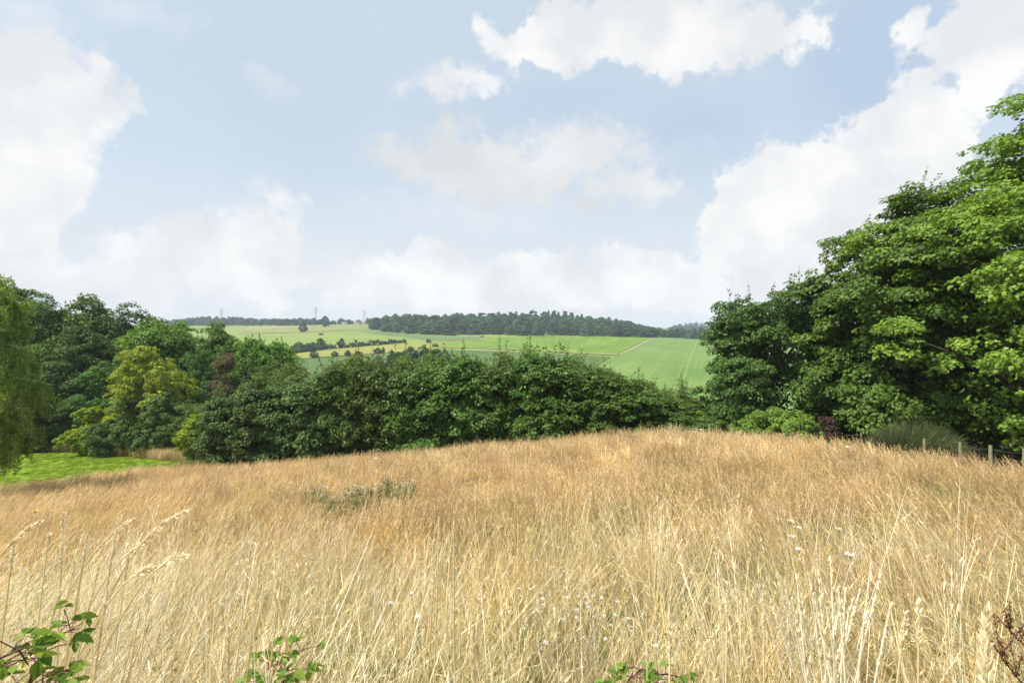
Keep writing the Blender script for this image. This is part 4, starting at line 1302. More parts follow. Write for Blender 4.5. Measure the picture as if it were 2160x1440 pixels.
def scatter_simple(name, xy, meshes, lab, cat, seed, smin=.7, smax=1.3):
    rng = R(seed); n = len(xy)
    z = ground(xy[:, 0], xy[:, 1])
    sc = smin + (smax - smin) * rng.random(n)
    instancer(name, np.stack([xy[:, 0], xy[:, 1], z], -1), np.stack([rng.normal(size=n) * .08, rng.normal(size=n) * .08, rng.random(n) * 6.28], -1), np.repeat(sc[:, None], 3, 1), rng.integers(0, len(meshes), n), meshes, lab, cat)


# low green blades under the dry stems
rng = R(445)
n = 5200
Y = .8 + 14 * rng.random(n) ** 1.3
xy = np.stack([rng.uniform(-1, 1, n) * (1.15 * Y + 1.5), Y], -1)
gm = wav(xy[:, 0], xy[:, 1], 1.3, 5.5) + .5 * wav(xy[:, 0], xy[:, 1], 3.1, 1.5) + rng.normal(size=n) * .2
xy = xy[(gm > -.1) & (np.hypot(xy[:, 0], xy[:, 1]) > 1.0)]
scatter_simple('undergrowth', xy, [tuft_mesh('undergrowth_tuft', 446 + i, 40, .42, .005, .16, 'grass_green', .8) for i in range(3)], 'low green blades growing under the dry meadow grass', 'grass', 447, .6, 1.25)

# short lawn grass
rng = R(451)
n = 9000
xy = np.stack([rng.uniform(-62, -22, n), rng.uniform(29, 53.5, n)], -1)
ok = (xy[:, 1] > edge_y(xy[:, 0], xy[:, 1]) - .2) & (xy[:, 1] < np.interp(xy[:, 0], [-75, -46, -37, -29, -22], [55, 53, 52, 46, 42]))
scatter_simple('lawn_grass', xy[ok], [tuft_mesh('lawn_tuft', 460 + i, 60, .09, .012, .25, 'lawn_blade') for i in range(3)], 'short vivid green mown grass of the lawn at left', 'grass', 452)
# rank green growth at the foot of the hedge
n = 2600
px = rng.uniform(380, 1760, n)
Y = np.interp(px, EDGE_PX, EDGE_Y) + rng.random(n) ** 1.2 * 3.0 - .1
xy = np.stack([(px - 1080) / F * Y, Y], -1)
scatter_simple('rank_grass', xy, [tuft_mesh('rank_tuft', 470 + i, 60, .75, .016, .3, 'grass_green', .7) for i in range(3)], 'rank dark green grass along the foot of the hedge', 'grass', 453, .6, 1.25)
# straw coloured rough grass at the far end of the lawn
n = 1500
px = rng.uniform(40, 400, n)
Y = np.interp(px, [40, 200, 300, 400], [55, 53.5, 47, 43.5]) + rng.random(n) * 2.0
xy = np.stack([(px - 1080) / F * Y, Y], -1)
scatter_simple('rough_grass', xy, [tuft_mesh('rough_tuft', 480 + i, 50, .9, .016, .35, 'grass', .6) for i in range(3)], 'straw coloured rough grass between lawn and left wood', 'grass', 454, .6, 1.3)

# ------------------------------------------------------------------ countable plants in the meadow
def white_flower(p, lab, cat='flower', mat='white', head=.03, h=.62, group=None, seed=0):
    t = tag(empty('wild_flower', p), lab, cat, group)
    rng = R(500 + seed)
    mb = MB()
    s = np.linspace(0, 1, 6)[:, None]
    top = np.array([rng.normal() * .04, rng.normal() * .04, h])
    stem = top * s + np.array([.03, .02, 0]) * np.sin(s * PI)
    tube(mb, stem, .0022, 5)
    link('stem', mb.mesh('flower_stem', M['green_stem'], True), t)
    mh = MB()
    n = 46
    a = rng.random(n) * 2 * PI; rr = head * np.sqrt(rng.random(n))
    pos = top + np.stack([rr * np.cos(a), rr * np.sin(a), .008 + .2 * head * (1 - (rr / head) ** 2) + rng.normal(size=n) * .002], -1)
    leaf_cards(mh, pos, rng.normal(size=(n, 3)) * .25 + [0, 0, 1], rng.normal(size=(n, 3)), np.full(n, head * .42), OVAL, 0, rng.random(n))
    for k in range(n):
        e = pos[k]
        tube(mh, np.stack([top - [0, 0, head * .9], (top + e) * .5 - [0, 0, head * .3], e]), .0011, 3, 0, cap=False)
    link('flower_head', mh.mesh('flower_head', M[mat]), t)
    return t


FL = [(1234, 1221), (1221, 1239), (1240, 1258), (1049, 1223), (1110, 1242), (1127, 1252), (1129, 1261), (1142, 1273), (1157, 1275), (1152, 1258), (1210, 1267), (1238, 1282), (1275, 1291), (1257, 1296), (1231, 1296), (1202, 1307), (1199, 1316), (1311, 1300), (1313, 1308), (1297, 1314),
      (1343, 1342), (1349, 1328), (1281, 1361), (1152, 1344), (1117, 1329), (1109, 1336), (1062, 1287), (1067, 1299), (1024, 1267), (996, 1264), (1123, 1179), (1097, 1180), (1176, 1159), (1197, 1161), (1197, 1187), (1213, 1163), (1180, 1207), (1197, 1232), (1294, 1181), (1300, 1217), (1347, 1233), (1019, 1203),
      (1165, 1221), (1180, 1245), (1250, 1275), (1262, 1270), (1190, 1278), (1215, 1254), (1285, 1270), (1137, 1292), (1225, 1252), (1172, 1296)]
proto = None
for i, (px, py) in enumerate(FL):
    p = hit(px, py, .6)
    base = p - [0, 0, .6]
    sc = .75 + .5 * random.random()
    if proto is None:
        proto = white_flower(base, 'small flat white yarrow flower in the patch at the centre of the meadow', 'flower', 'white', .0115, .6, 'white yarrow flowers in the meadow')
    else:
        dup(proto, base, random.random() * 6, (sc, sc, 1))
for i, (px, py, mat, hd, lab) in enumerate([(1375, 1361, 'white', .02, 'white yarrow head just above the bramble leaves near the bottom'), (874, 1302, 'white', .028, 'white flower head alone in the pale grass left of centre'), (869, 1249, 'white', .026, 'upper white flower of the pair left of the tall thin stalks'),
                                             (829, 1259, 'white', .026, 'lower white flower of the pair left of the tall thin stalks'), (1674, 1104, 'umbel', .07, 'topmost pale green umbel in the right half of the meadow'), (1698, 1115, 'umbel', .055, 'greenish umbel right below the topmost pale umbel'),
                                             (1684, 1134, 'white', .05, 'small white umbel in the column below the topmost pale umbel'), (1684, 1156, 'white', .06, 'lowest and roundest white umbel of the right meadow column'), (1768, 1116, 'umbel', .05, 'pale green umbel standing apart right of the umbel column'),
                                             (1781, 1177, 'white', .055, 'bright white umbel lowest right of the umbel group'), (1789, 943, 'white', .14, 'white umbel on a dark stem near the fence'), (1483, 906, 'white', .12, 'white umbel on the crest at the field gap'),
                                             (457, 1279, 'white', .024, 'white oval flower in the bleached grass at lower left'), (485, 970, 'white', .13, 'white umbel at the foot of the grey end of the hedge'), (528, 968, 'white', .12, 'white umbel below the left part of the hedge'), (795, 966, 'white', .12, 'white umbel in front of the hedge left of centre'), (232, 1006, 'white', .1, 'white umbel at the lawn edge of the meadow'), (160, 1045, 'white', .08, 'small white umbel in the left meadow below the lawn')]):
    hh = .78 if py > 1000 else .85
    p = hit(px, py, hh)
    white_flower(p - [0, 0, hh], lab, 'flower', mat, hd * .55 if py > 1000 else hd * .6, hh, None, 20 + i)
for i, (px, py, lab) in enumerate([(70, 1078, 'yellow ragwort in the left meadow, lower and larger of two'), (108, 1046, 'yellow ragwort in the left meadow, upper and smaller of two')]):
    p = hit(px, py, .85)
    white_flower(p - [0, 0, .85], lab, 'flower', 'yellow', .06 - .02 * i, .85, 'yellow ragworts', 60 + i)


def weed(p, seed, h=.85):
    t = tag(empty('weed_plant', p), 'grey green weed with dull flower tops in the patch left of centre', 'plant', 'grey green weeds in the meadow')
    rng = R(seed); mb = MB(); ms = MB(); mf = MB()
    for k in range(7):
        d = np.array([rng.normal() * .2, rng.normal() * .2, 1]); L = h * (.75 + .3 * rng.random())
        s = np.linspace(0, 1, 6)[:, None]
        pts = np.array([rng.normal() * .06, rng.normal() * .06, 0]) + unit(d) * L * s
        tube(ms, pts, .006 * (1 - .6 * s[:, 0]), 4, cap=False)
        n = 46; u = .25 + .75 * rng.random(n)
        pos = pts[0] + unit(d) * L * u[:, None] + rng.normal(size=(n, 3)) * .035
        leaf_cards(mb, pos, rng.normal(size=(n, 3)) + [0, 0, .5], rng.normal(size=(n, 3)) + [0, 0, .3], .075 * (.5 + .7 * rng.random(n)), LANCE, 0, rng.random(n))
        n = 9
        pos = pts[-1] + rng.normal(size=(n, 3)) * [.06, .06, .022]
        leaf_cards(mf, pos, rng.normal(size=(n, 3)) * .4 + [0, 0, 1], rng.normal(size=(n, 3)), .026 * (.6 + .8 * rng.random(n)), OVAL, 0, rng.random(n) * .6 + .4)
    link('foliage', mb.mesh('weed_foliage', M['weed']), t)
    link('stem', ms.mesh('weed_stem', M['green_stem'], True), t)
    link('flower_head', mf.mesh('weed_flower_head', tint_mat('dull_flower', (.24, .2, .13), (.36, .31, .2), (.52, .47, .36))), t)
    return t


wr = R(520); wp = None
for i in range(30):
    if i < 17: px, py = 725 + wr.uniform(-80, 80), 1027 + wr.normal() * 6
    else: px, py = 822 + wr.uniform(-45, 45), 1014 + wr.normal() * 6
    p = hit(px, py, .85) - [0, 0, .85]
    if wp is None: wp = weed(p, 521)
    else: dup(wp, p, wr.random() * 6, (1, 1, .85 + .25 * wr.random()))


# tall grass stalks seen singly
def stalk(tip, base, lab, ear=.12, er=.004, sr=.0016, bend=.12, nod=0.0, seed=0, nsp=60, loose=0.0, cat='grass stalk'):
    tip = np.asarray(tip, float); base = np.asarray(base, float)
    if nod > .3: base = at((base[0] / base[1] * F + 1080) - 170, base[1]); bend = bend * 1.5
    t = tag(empty('grass_stalk', base), lab, cat, 'tall single grass stalks')
    rng = R(600 + seed)
    v = tip - base; L = np.linalg.norm(v)
    s = np.linspace(0, 1, 16)[:, None]
    horiz = np.array([v[0], v[1], 0]); hl = np.linalg.norm(horiz) + 1e-6
    pts = v * s + np.array([0, 0, 1]) * bend * L * np.sin(s * PI) * .6 + np.array([0, 0, -nod * L]) * np.maximum(s - .7, 0) ** 2
    pts += np.cross(unit(v), [0, 0, 1]) * .01 * L * np.sin(s * 7 + seed)
    ms = MB(); tube(ms, pts, 2.2 * sr * (1.15 - .5 * s[:, 0]), 5, 0, .4 + .5 * rng.random())
    link('stem', ms.mesh('stalk_stem', M['straw_stem'], True), t)
    me = MB()
    f = 1 - rng.random(nsp) * ear / L
    q = np.stack([np.interp(f, s[:, 0], pts[:, k]) for k in range(3)], -1)
    dirs = unit(np.stack([np.interp(f, s[:, 0], np.gradient(pts[:, k])) for k in range(3)], -1))
    rel = (1 - f) * L / ear
    fat = np.sin(np.clip(rel, 0, 1) * PI * .9 + .25) ** .7
    off = unit(np.cross(dirs, rng.normal(size=(nsp, 3))))
    pos = q + off * (er * (.35 + .6 * rng.random(nsp)) * fat)[:, None] * (1 + loose * 3 * rng.random(nsp))[:, None]
    d = unit(dirs + off * (.28 + loose * rng.random(nsp))[:, None])
    nrm = np.cross(d, rng.normal(size=(nsp, 3)))
    leaf_cards(me, pos, nrm, d, (er * 1.7 + .008) * (.7 + .6 * rng.random(nsp)), LANCE * [1.15, 1], 0, rng.random(nsp), .3)
    link('seed_head', me.mesh('stalk_seed_head', M['ear']), t)
    return t


def gpt(px, Y):
    return at(px, Y)


ST = [  # tip px, py, Y ; base px, Y ; ear, ear radius, stem radius, bend, nod, loose, label
    (2080, 1282, .80, 2066, .78, .16, .008, .002, .0, 0, .1, 'thick whitish seed head at the bottom right, closest to the camera'),
    (1412, 1262, 1.25, 1414, 1.2, .14, .0045, .0017, .0, 0, .2, 'tall upright stalk beside the bramble leaves at the bottom'),
    (997, 1318, .95, 1035, .95, .13, .0045, .0019, .05, 0, .2, 'broad pale double stalk rising from the bottom centre'),
    (927, 1092, 2.3, 905, 2.2, .2, .004, .0018, .02, 0, .3, 'left of the two tall thin stalks in the centre, slanting'),
    (957, 1122, 2.1, 962, 2.1, .22, .0042, .0018, .0, 0, .1, 'right of the two tall thin stalks in the centre, upright'),
    (915, 1208, 1.9, 880, 1.9, .12, .006, .0017, .03, 0, .6, 'short stalk with a loose head left below the two tall ones'),
    (88, 1042, 1.5, -260, 1.45, .24, .0055, .0018, .14, .5, .5, 'long pale stalk leaning in from the left edge'),
    (134, 1080, 1.7, 95, 1.7, .2, .006, .0018, .02, 0, .3, 'upright pale stalk near the left edge'),
    (400, 1028, 2.0, 150, 1.9, .24, .005, .0017, .16, .6, .8, 'nodding stalk with the highest tip in the left foreground'),
    (283, 1056, 1.9, 60, 1.8, .2, .005, .0017, .16, .5, .8, 'nodding stalk left below the highest one'),
    (395, 1108, 1.8, 170, 1.7, .24, .006, .0017, .16, .8, .9, 'drooping stalk with a comb like head in the left foreground'),
    (330, 1135, 1.8, 120, 1.7, .2, .006, .0017, .16, .8, .9, 'drooping comb headed stalk just left of the larger one'),
    (250, 1078, 1.8, 130, 1.75, .26, .005, .0017, .08, .2, .3, 'slanting stalk between the nodding heads at left'),
    (342, 1068, 2.0, 190, 1.9, .16, .006, .0016, .14, .6, 1.0, 'loose nodding head below the highest tip at left'),
    (312, 1098, 2.0, 120, 1.9, .16, .006, .0016, .14, .6, 1.0, 'loose nodding head in the middle of the left group'),
    (104, 1108, 1.7, 20, 1.7, .16, .005, .0016, .08, .2, .5, 'thin slanting stalk right of the upright one at the left edge'),
    (30, 1120, 1.6, -60, 1.6, .16, .005, .0016, .08, .2, .5, 'short slanting stalk at the left edge'),
    (604, 1180, 2.3, 560, 2.2, .16, .004, .0015, .02, 0, .4, 'thin upright stalk between the left group and the centre'),
    (712, 1172, 2.4, 690, 2.3, .16, .004, .0015, .02, 0, .4, 'thin upright stalk left of the white flower pair'),
    (652, 1160, 2.6, 560, 2.5, .14, .004, .0015, .08, .2, .5, 'thin slanting stalk above the left bramble sprig'),
    (1535, 1228, 1.6, 1520, 1.6, .14, .004, .0015, .0, 0, .3, 'thin upright stalk left of the fan shaped tuft'),
    (1610, 1235, 1.5, 1618, 1.5, .13, .004, .0015, .0, 0, .3, 'upright stalk at the left flank of the fan shaped tuft'),
    (1938, 1265, 1.3, 1932, 1.3, .12, .0045, .0016, .0, 0, .3, 'upright stalk between the fan shaped tuft and thick seed head'),
    (1912, 1292, 1.3, 1790, 1.3, .1, .004, .0015, .05, 0, .4, 'oblique stalk crossing right of the fan shaped tuft'),
    (752, 1408, .95, 840, .95, .1, .0045, .0017, .1, .3, .3, 'pale stalk bent over at the bottom left of centre'),
    (482, 1318, 1.2, 470, 1.2, .12, .0035, .0016, .0, 0, .2, 'single upright stalk above the bramble sprig at lower left'),
]
for i, (tx, ty, tY, bx, bY, ear, er, sr, bend, nod, loose, lab) in enumerate(ST):
    stalk(P(tx, ty, tY), at(bx, bY), lab, ear, er, sr, bend, nod, i, 110 if loose < .5 else 90, loose)


er_ = R(650)
for i in range(34):
    Y = er_.uniform(1.5, 2.8); tx = er_.uniform(-40, 720); ty = er_.uniform(1080, 1330)
    stalk(P(tx, ty, Y), at(tx - er_.uniform(60, 260), Y * er_.uniform(.92, 1.0)), 'slender pale grass stalk leaning right among the left foreground grass', er_.uniform(.08, .18), .0035, .0012, er_.uniform(.03, .12), .1, 40 + i, 50, er_.uniform(.1, .6))
for i in range(30):
    Y = er_.uniform(1.5, 2.9); tx = er_.uniform(700, 1600); ty = er_.uniform(1160, 1390)
    stalk(P(tx, ty, Y), at(tx + er_.normal() * 35, Y), 'slender upright grass stalk in the middle of the foreground grass', er_.uniform(.07, .15), .003, .0012, er_.uniform(-.02, .05), 0, 80 + i, 44, er_.uniform(.1, .5))
for i in range(24):
    Y = er_.uniform(1.6, 3.0); tx = er_.uniform(1560, 2140); ty = er_.uniform(1130, 1370)
    stalk(P(tx, ty, Y), at(tx + er_.uniform(30, 200), Y), 'slender grass stalk leaning left among the right foreground grass', er_.uniform(.07, .15), .003, .0012, er_.uniform(.0, .1), 0, 120 + i, 44, er_.uniform(.1, .5))


def fan_tuft():
    base = at(1752, 1.4)
    t = tag(empty('grass_tuft', base), 'fan shaped tuft of whitish grass stems at the lower right', 'grass tuft')
    rng = R(680)
    tips = [(1598, 1232, 1.7), (1640, 1208, 1.6), (1655, 1225, 1.7), (1680, 1212, 1.8), (1692, 1250, 1.7), (1712, 1240, 1.6), (1724, 1178, 1.75), (1736, 1250, 1.8), (1752, 1172, 1.7), (1768, 1235, 1.65), (1784, 1238, 1.75), (1800, 1262, 1.7), (1838, 1184, 1.75), (1858, 1210, 1.65), (1880, 1270, 1.7), (1704, 1205, 1.8), (1670, 1260, 1.65),
            (1745, 1280, 1.6), (1775, 1265, 1.8), (1815, 1240, 1.8), (1625, 1262, 1.75), (1720, 1270, 1.7), (1790, 1290, 1.7), (1640, 1280, 1.6), (1690, 1290, 1.7), (1830, 1290, 1.7)]
    ms = MB(); mh = MB()
    for i, (px, py, Y) in enumerate(tips):
        tip = P(px, py, Y * .8) - base
        b0 = np.array([rng.normal() * .05, rng.normal() * .05, 0])
        s = np.linspace(0, 1, 12)[:, None]
        pts = b0 * (1 - s) + tip * s + np.array([0, 0, .05]) * np.sin(s * PI)
        pts[:, 0] += (-.04 * np.sign(tip[0])) * np.sin(s[:, 0] * PI)
        tube(ms, pts, .0031 * (1.1 - .5 * s[:, 0]), 5, 0, .6 + .4 * rng.random())
        n = 44; f = 1 - rng.random(n) * .16
        q = np.stack([np.interp(f, s[:, 0], pts[:, k]) for k in range(3)], -1)
        dv = unit(tip - b0)
        off = unit(np.cross(dv, rng.normal(size=(n, 3))))
        leaf_cards(mh, q + off * .0045 * rng.random((n, 1)), np.cross(dv, rng.normal(size=(n, 3))), dv + off * .3, .015 * (.6 + .6 * rng.random(n)), LANCE * [1.5, 1], 0, rng.random(n), .3)
    link('stems', ms.mesh('tuft_stems', M['tuft_stem'], True), t)
    link('seed_heads', mh.mesh('tuft_seed_heads', M['ear']), t)


fan_tuft()


BRLEAF = np.array([(0, -.5), (.2, -.4), (.33, -.16), (.31, .02), (.22, .24), (.1, .4), (0, .56), (-.1, .4), (-.22, .24), (-.31, .02), (-.33, -.16), (-.2, -.4)])


BRH = np.array([(0, -.5), (.12, -.46), (.2, -.4), (.25, -.33), (.31, -.26), (.32, -.12), (.36, -.04), (.32, .07), (.31, .17), (.23, .25), (.2, .35), (.1, .42), (0, .58)])


def bramble(path, Y, lab, seed, leaf=.075, nleaf=9):
    pts = np.array([P(px, py + (52 if seed in (1, 2, 6) else 28), yy) for px, py, yy in path])
    base = pts[0].copy()
    t = tag(empty('bramble', base), lab, 'bramble', 'bramble sprigs in the grass')
    rng = R(700 + seed)
    s0 = np.linspace(0, 1, len(pts)); s = np.linspace(0, 1, 14)
    cane = np.stack([np.interp(s, s0, pts[:, k]) for k in range(3)], -1) - base
    ms = MB(); tube(ms, cane, .004 * (1.1 - .7 * s), 6)
    ml = MB()
    for k in range(nleaf):
        u = .12 + .88 * (k + rng.random() * .5) / nleaf
        q = np.array([np.interp(u, s, cane[:, a_]) for a_ in range(3)])
        d = unit(np.array([rng.normal(), rng.normal() * .6, -.05 + .3 * rng.random()]))
        pet = q + d * leaf * (.8 + 1.9 * rng.random())
        tube(ms, np.stack([q, (q + pet) * .5 + [0, 0, .006], pet]), .0015, 4)
        nrm = unit(np.array([rng.normal() * .4, .0 + rng.normal() * .4, 1.0]))
        sd = np.cross(nrm, d)
        for v, sc in ((d, 1.0), (unit(d * .25 + sd), .8), (unit(d * .25 - sd), .8)):
            nn = (nrm + rng.normal(size=3) * .25)[None]; sz_ = np.array([leaf * sc * (.8 + .4 * rng.random())]); tt = rng.random()
            for hf in (BRH, BRH * [-1, 1]):
                leaf_cards(ml, (pet + v * leaf * .52 * sc)[None], nn, v[None], sz_, hf, 0, np.array([np.clip(tt + rng.normal() * .05, 0, 1)]), .55)
    link('cane', ms.mesh('bramble_cane', M['bramble_cane'], True), t)
    link('leaves', ml.mesh('bramble_leaves', M['bramble']), t)


bramble([(40, 1470, 1.25), (70, 1360, 1.3), (110, 1290, 1.38), (165, 1272, 1.45)], 1.35, 'bramble with purple cane arching up at the bottom left corner', 1, .037, 17)
bramble([(-60, 1440, 1.2), (-10, 1340, 1.25), (40, 1318, 1.3), (60, 1350, 1.3)], 1.3, 'bramble sprig with drooping leaves at the left edge', 2, .04, 13)
bramble([(20, 1500, 1.2), (60, 1420, 1.25), (90, 1390, 1.3), (130, 1400, 1.3)], 1.3, 'low leafy bramble at the very bottom left', 6, .034, 14)
bramble([(585, 1480, 1.6), (600, 1400, 1.65), (590, 1370, 1.7), (640, 1340, 1.8)], 1.7, 'green bramble sprig in the pale grass left of bottom centre', 3, .036, 16)
bramble([(520, 1480, 1.6), (545, 1430, 1.65), (570, 1395, 1.7), (560, 1340, 1.8)], 1.7, 'smaller bramble sprig left beside the green one', 7, .034, 13)
bramble([(1365, 1470, 1.6), (1375, 1420, 1.65), (1400, 1392, 1.7), (1440, 1400, 1.7)], 1.65, 'bramble sprig beside the tall upright stalk at the bottom', 4, .034, 14)
bramble([(1290, 1480, 1.55), (1310, 1430, 1.6), (1330, 1400, 1.65), (1370, 1380, 1.7)], 1.65, 'bramble leaves left of the tall upright stalk at the bottom', 5, .034, 13)


def dock(path, lab, seed, L=.05):
    pts = np.array([P(px, py, yy) for px, py, yy in path]); base = pts[0].copy()
    t = tag(empty('dock_plant', base), lab, 'dock plant', 'dry dock stalks')
    rng = R(740 + seed)
    s0 = np.linspace(0, 1, len(pts)); s = np.linspace(0, 1, 14)
    st = np.stack([np.interp(s, s0, pts[:, k]) for k in range(3)], -1) - base
    ms = MB(); tube(ms, st, .003 * (1.1 - .6 * s), 5)
    mh = MB()
    br = [st]
    for k in range(5):
        q = st[5 + int(rng.integers(7))]
        e = q + np.array([rng.normal() * .03 + .02, rng.normal() * .03, .07 + .05 * rng.random()])
        b2 = q * (1 - s[:, None]) + e * s[:, None]; br.append(b2); tube(ms, b2, .0014, 4)
    for b2 in br:
        n = 70; u = .3 + .7 * rng.random(n) if b2 is st else rng.random(n)
        q = np.stack([np.interp(u, s, b2[:, a_]) for a_ in range(3)], -1) + rng.normal(size=(n, 3)) * .0045
        leaf_cards(mh, q, rng.normal(size=(n, 3)), rng.normal(size=(n, 3)) + [0, 0, .5], .0065 * (.6 + .7 * rng.random(n)), OVAL * [1.2, 1], 0, rng.random(n), .3)
    link('stem', ms.mesh('dock_stem', M['bramble_cane'], True), t)
    link('seed_head', mh.mesh('dock_seed_head', M['dock']), t)


dock([(2190, 1500, 1.6), (2160, 1445, 1.6), (2120, 1395, 1.6), (2090, 1350, 1.6)], 'dark brown dry dock stalk right of the thick whitish seed head', 1)
dock([(2240, 1440, 1.7), (2195, 1390, 1.7), (2145, 1345, 1.7), (2100, 1295, 1.7)], 'dark brown dock stalk higher up at the right edge', 2)

# ------------------------------------------------------------------ sky, sun, camera
SUN_EL, SUN_AZ = math.radians(58), math.radians(-104)   # azimuth measured from +Y towards +X
sd = Vector((math.sin(SUN_AZ) * math.cos(SUN_EL), math.cos(SUN_AZ) * math.cos(SUN_EL), math.sin(SUN_EL)))
sl = bpy.data.lights.new('sun', 'SUN'); sl.energy = 5.0; sl.angle = math.radians(4); sl.color = (1, .95, .87)
so = bpy.data.objects.new('sun', sl); COL.objects.link(so)
so.rotation_euler = (-sd).to_track_quat('-Z', 'Y').to_euler()
so.location = sd * 50


def build_world():
    w = bpy.data.worlds.new('World'); S.world = w; w.use_nodes = True
    nt = w.node_tree; nt.nodes.clear()
    out = nt.nodes.new('ShaderNodeOutputWorld'); bg = nt.nodes.new('ShaderNodeBackground')
    skyt = nt.nodes.new('ShaderNodeTexSky'); skyt.sky_type = 'NISHITA'; skyt.sun_disc = False
    skyt.sun_elevation = SUN_EL; skyt.sun_rotation = SUN_AZ; skyt.air_density = 1.0; skyt.dust_density = 1.2; skyt.ozone_density = 1.0
    STR = 0.1
    tc = nt.nodes.new('ShaderNodeTexCoord'); g = tc.outputs['Generated']

    def wn(scale, detail, amp):
        n = nt.nodes.new('ShaderNodeTexNoise'); n.inputs['Scale'].default_value = scale; n.inputs['Detail'].default_value = detail; n.inputs['Roughness'].default_value = .6
        nt.links.new(g, n.inputs['Vector'])
        v = nt.nodes.new('ShaderNodeVectorMath'); v.operation = 'SUBTRACT'; v.inputs[1].default_value = (.5, .5, .5); nt.links.new(n.outputs['Color'], v.inputs[0])
        s = nt.nodes.new('ShaderNodeVectorMath'); s.operation = 'SCALE'; s.inputs['Scale'].default_value = amp; nt.links.new(v.outputs[0], s.inputs[0])
        return s.outputs[0]
    va = nt.nodes.new('ShaderNodeVectorMath'); va.operation = 'ADD'; nt.links.new(g, va.inputs[0]); nt.links.new(wn(5.5, 8, .16), va.inputs[1])
    sp = nt.nodes.new('ShaderNodeSeparateXYZ'); nt.links.new(va.outputs[0], sp.inputs[0])
    x, y, z = sp.outputs
    az = mth(nt, 'ARCTAN2', x, y); el = mth(nt, 'ARCSINE', z)
    sp0 = nt.nodes.new('ShaderNodeSeparateXYZ'); nt.links.new(g, sp0.inputs[0])
    el0 = mth(nt, 'ARCSINE', sp0.outputs[2]); az0 = mth(nt, 'ARCTAN2', sp0.outputs[0], sp0.outputs[1])

    def blobs(lst):
        acc = None
        for px, py, rx, ry in lst:
            a = math.atan((px - 1080) / F); ca = math.cos(a)
            e = math.atan((HOR - py) / F * ca)
            ra = rx / F * ca * ca; re = ry / F * ca * math.cos(e) ** 2
            dx = mth(nt, 'MULTIPLY', mth(nt, 'SUBTRACT', az, a), 1 / ra)
            dy = mth(nt, 'MULTIPLY', mth(nt, 'SUBTRACT', el, e), 1 / re)
            d = mth(nt, 'SQRT', mth(nt, 'ADD', mth(nt, 'MULTIPLY', dx, dx), mth(nt, 'MULTIPLY', dy, dy)))
            q = mth(nt, 'MULTIPLY', mth(nt, 'SUBTRACT', 1.0, d), min(rx, ry) / 60.0)   # 60 photo pixels of depth = 1
            acc = q if acc is None else mth(nt, 'SMOOTH_MAX', acc, q, .35)
        return acc
    bright = [(40, 280, 205, 190), (120, 170, 120, 80), (30, 440, 110, 115), (195, 250, 85, 85), (430, 565, 225, 85), (545, 500, 110, 62), (230, 610, 210, 75), (565, 423, 48, 20),
              (900, 600, 190, 72), (1110, 600, 160, 62), (1330, 590, 140, 76), (1250, 85, 200, 85), (1500, 85, 200, 85), (1390, 10, 260, 60), (935, 175, 75, 24), (1070, 95, 65, 50),
              (1700, 450, 235, 175), (1880, 320, 195, 135), (1560, 480, 100, 100), (1990, 290, 90, 95), (1800, 560, 210, 125), (2110, 70, 160, 120), (1920, 75, 42, 45), (2080, 150, 75, 55), (1500, 600, 140, 60)]
    grey = [(1060, 355, 230, 72), (920, 345, 110, 66), (1300, 395, 95, 42), (1190, 330, 130, 52), (960, 290, 40, 45)]
    deep = [(560, 170, 330, 230), (1000, 250, 300, 110), (1850, 130, 260, 170), (620, 360, 260, 70), (330, 480, 180, 60), (1420, 270, 140, 140), (980, 60, 160, 130)]
    wisp = [(235, 15, 100, 30), (40, 20, 90, 45), (1000, 440, 120, 30), (760, 600, 160, 60), (570, 186, 22, 7), (1340, 320, 50, 14)]
    det = noise(nt, 16, 6, g, .62)
    det2 = noise(nt, 4.5, 5, g, .55)
    det3 = noise(nt, 42, 5, g, .6)
    dd = mth(nt, 'ADD', mth(nt, 'MULTIPLY', mth(nt, 'SUBTRACT', det, .5), 2.2), mth(nt, 'MULTIPLY', mth(nt, 'SUBTRACT', det3, .5), .9))
    mb_ = mth(nt, 'MAXIMUM', maprange(nt, mth(nt, 'ADD', blobs([q for q in bright if q[0] < 1000]), dd), -.2, .32), maprange(nt, mth(nt, 'ADD', blobs([q for q in bright if q[0] >= 1000]), dd), -.12, .22))
    mg = maprange(nt, mth(nt, 'ADD', blobs(grey), dd), -.2, .34)
    mw = maprange(nt, mth(nt, 'ADD', blobs(wisp), dd), -.5, 1.0)
    # the rest of the sky, out of the photo: broken cloud
    gen = maprange(nt, noise(nt, 2.6, 8, g, .58), .5, .6)
    side = maprange(nt, mth(nt, 'ABSOLUTE', az0), .85, 1.05)
    high = maprange(nt, el0, .62, .8)
    rest = mth(nt, 'MULTIPLY', gen, mth(nt, 'MAXIMUM', side, high))
    # blue part: thin veil
    k = 1.0 / STR
    k = k / 2 ** 0.64
    blue = mixc(nt, .8, skyt.outputs[0], (.70 * k, .805 * k, .905 * k))
    md = maprange(nt, mth(nt, 'ADD', blobs(deep), mth(nt, 'MULTIPLY', mth(nt, 'SUBTRACT', det2, .5), 3.0)), -.6, 2.2)
    blue = mixc(nt, md, blue, (.585 * k, .695 * k, .815 * k))
    md2 = maprange(nt, blobs([(1830, 110, 260, 190), (1480, 265, 200, 90), (1200, 230, 260, 60), (1780, 20, 200, 120)]), -.3, 2.0)
    blue = mixc(nt, mth(nt, 'MULTIPLY', md2, .55), blue, (.43 * k, .565 * k, .775 * k))
    hz = maprange(nt, el0, .3, .04, 0, .9)
    col = mixc(nt, hz, blue, (.83 * k, .855 * k, .88 * k))
    col = mixc(nt, mth(nt, 'MULTIPLY', mw, .55), col, (.9 * k, .92 * k, .94 * k))
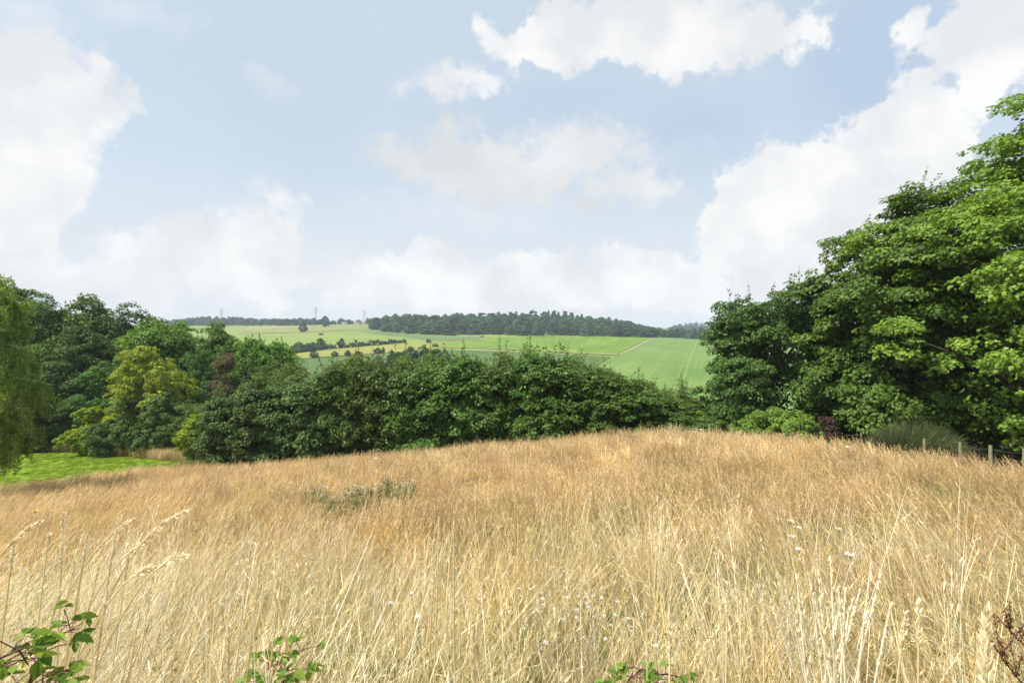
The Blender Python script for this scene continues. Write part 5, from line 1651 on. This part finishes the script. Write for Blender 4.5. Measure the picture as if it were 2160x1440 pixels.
    gcol = mixc(nt, maprange(nt, det2, .42, .62), (.72 * k, .75 * k, .765 * k), (.87 * k, .88 * k, .885 * k))
    col = mixc(nt, mth(nt, 'MULTIPLY', mg, .95), col, gcol)
    inner = noise(nt, 7.0, 5, g, .5)
    wcol = mixc(nt, maprange(nt, inner, .42, .62), (.83 * k, .845 * k, .86 * k), (1.02 * k, 1.02 * k, 1.01 * k))
    wcol = mixc(nt, rest, wcol, (1.15 * k, 1.15 * k, 1.13 * k))
    col = mixc(nt, mth(nt, 'MULTIPLY', mth(nt, 'MAXIMUM', mb_, rest), .95), col, wcol)
    low = maprange(nt, el0, .05, -.005, 0, .9)
    col = mixc(nt, low, col, (.85 * k, .865 * k, .875 * k))
    nt.links.new(col, bg.inputs['Color']); bg.inputs['Strength'].default_value = STR
    nt.links.new(bg.outputs[0], out.inputs[0])


build_world()


def haze():
    mb = MB()
    V = [(x, y, z) for z in (-27.0, 70.0) for y in (-5600, 5600) for x in (-5600, 5600)]
    mb.add(V, [(0, 2, 3, 1), (4, 5, 7, 6), (0, 1, 5, 4), (2, 6, 7, 3), (0, 4, 6, 2), (1, 3, 7, 5)])
    m, nt, out = new_mat('haze_air')
    v = nt.nodes.new('ShaderNodeVolumePrincipled')
    v.inputs['Color'].default_value = (.74, .87, 1.0, 1); v.inputs['Density'].default_value = HAZE
    v.inputs['Anisotropy'].default_value = 0.0
    nt.links.new(v.outputs[0], out.inputs['Volume'])
    o = link('haze', mb.mesh('haze', m)); tag(o, 'thin pale summer haze filling the whole valley', 'haze', None, 'stuff')


HAZE = 0.00022
if HAZE: haze()

cam = bpy.data.cameras.new('camera'); co = bpy.data.objects.new('camera', cam); COL.objects.link(co)
cam.sensor_width = 36; cam.lens = 18.0; cam.shift_y = -(720 - HOR) / 2160.0
cam.clip_start = 0.02; cam.clip_end = 20000
co.location = (0, 0, 0); co.rotation_euler = (PI / 2, 0, 0)
S.camera = co

S.view_settings.view_transform = 'Standard'; S.view_settings.look = 'None'
S.view_settings.exposure = 0.64; S.view_settings.gamma = 1.0
S.render.engine = 'CYCLES'
S.cycles.max_bounces = 6; S.cycles.diffuse_bounces = 3; S.cycles.glossy_bounces = 2; S.cycles.transmission_bounces = 4; S.cycles.transparent_max_bounces = 8
S.cycles.use_denoising = True; S.cycles.volume_bounces = 0
S.cycles.sample_clamp_indirect = 6.0
S.render.resolution_x = 1024; S.render.resolution_y = 682
print('grass points', NG, 'objects', len(S.objects))
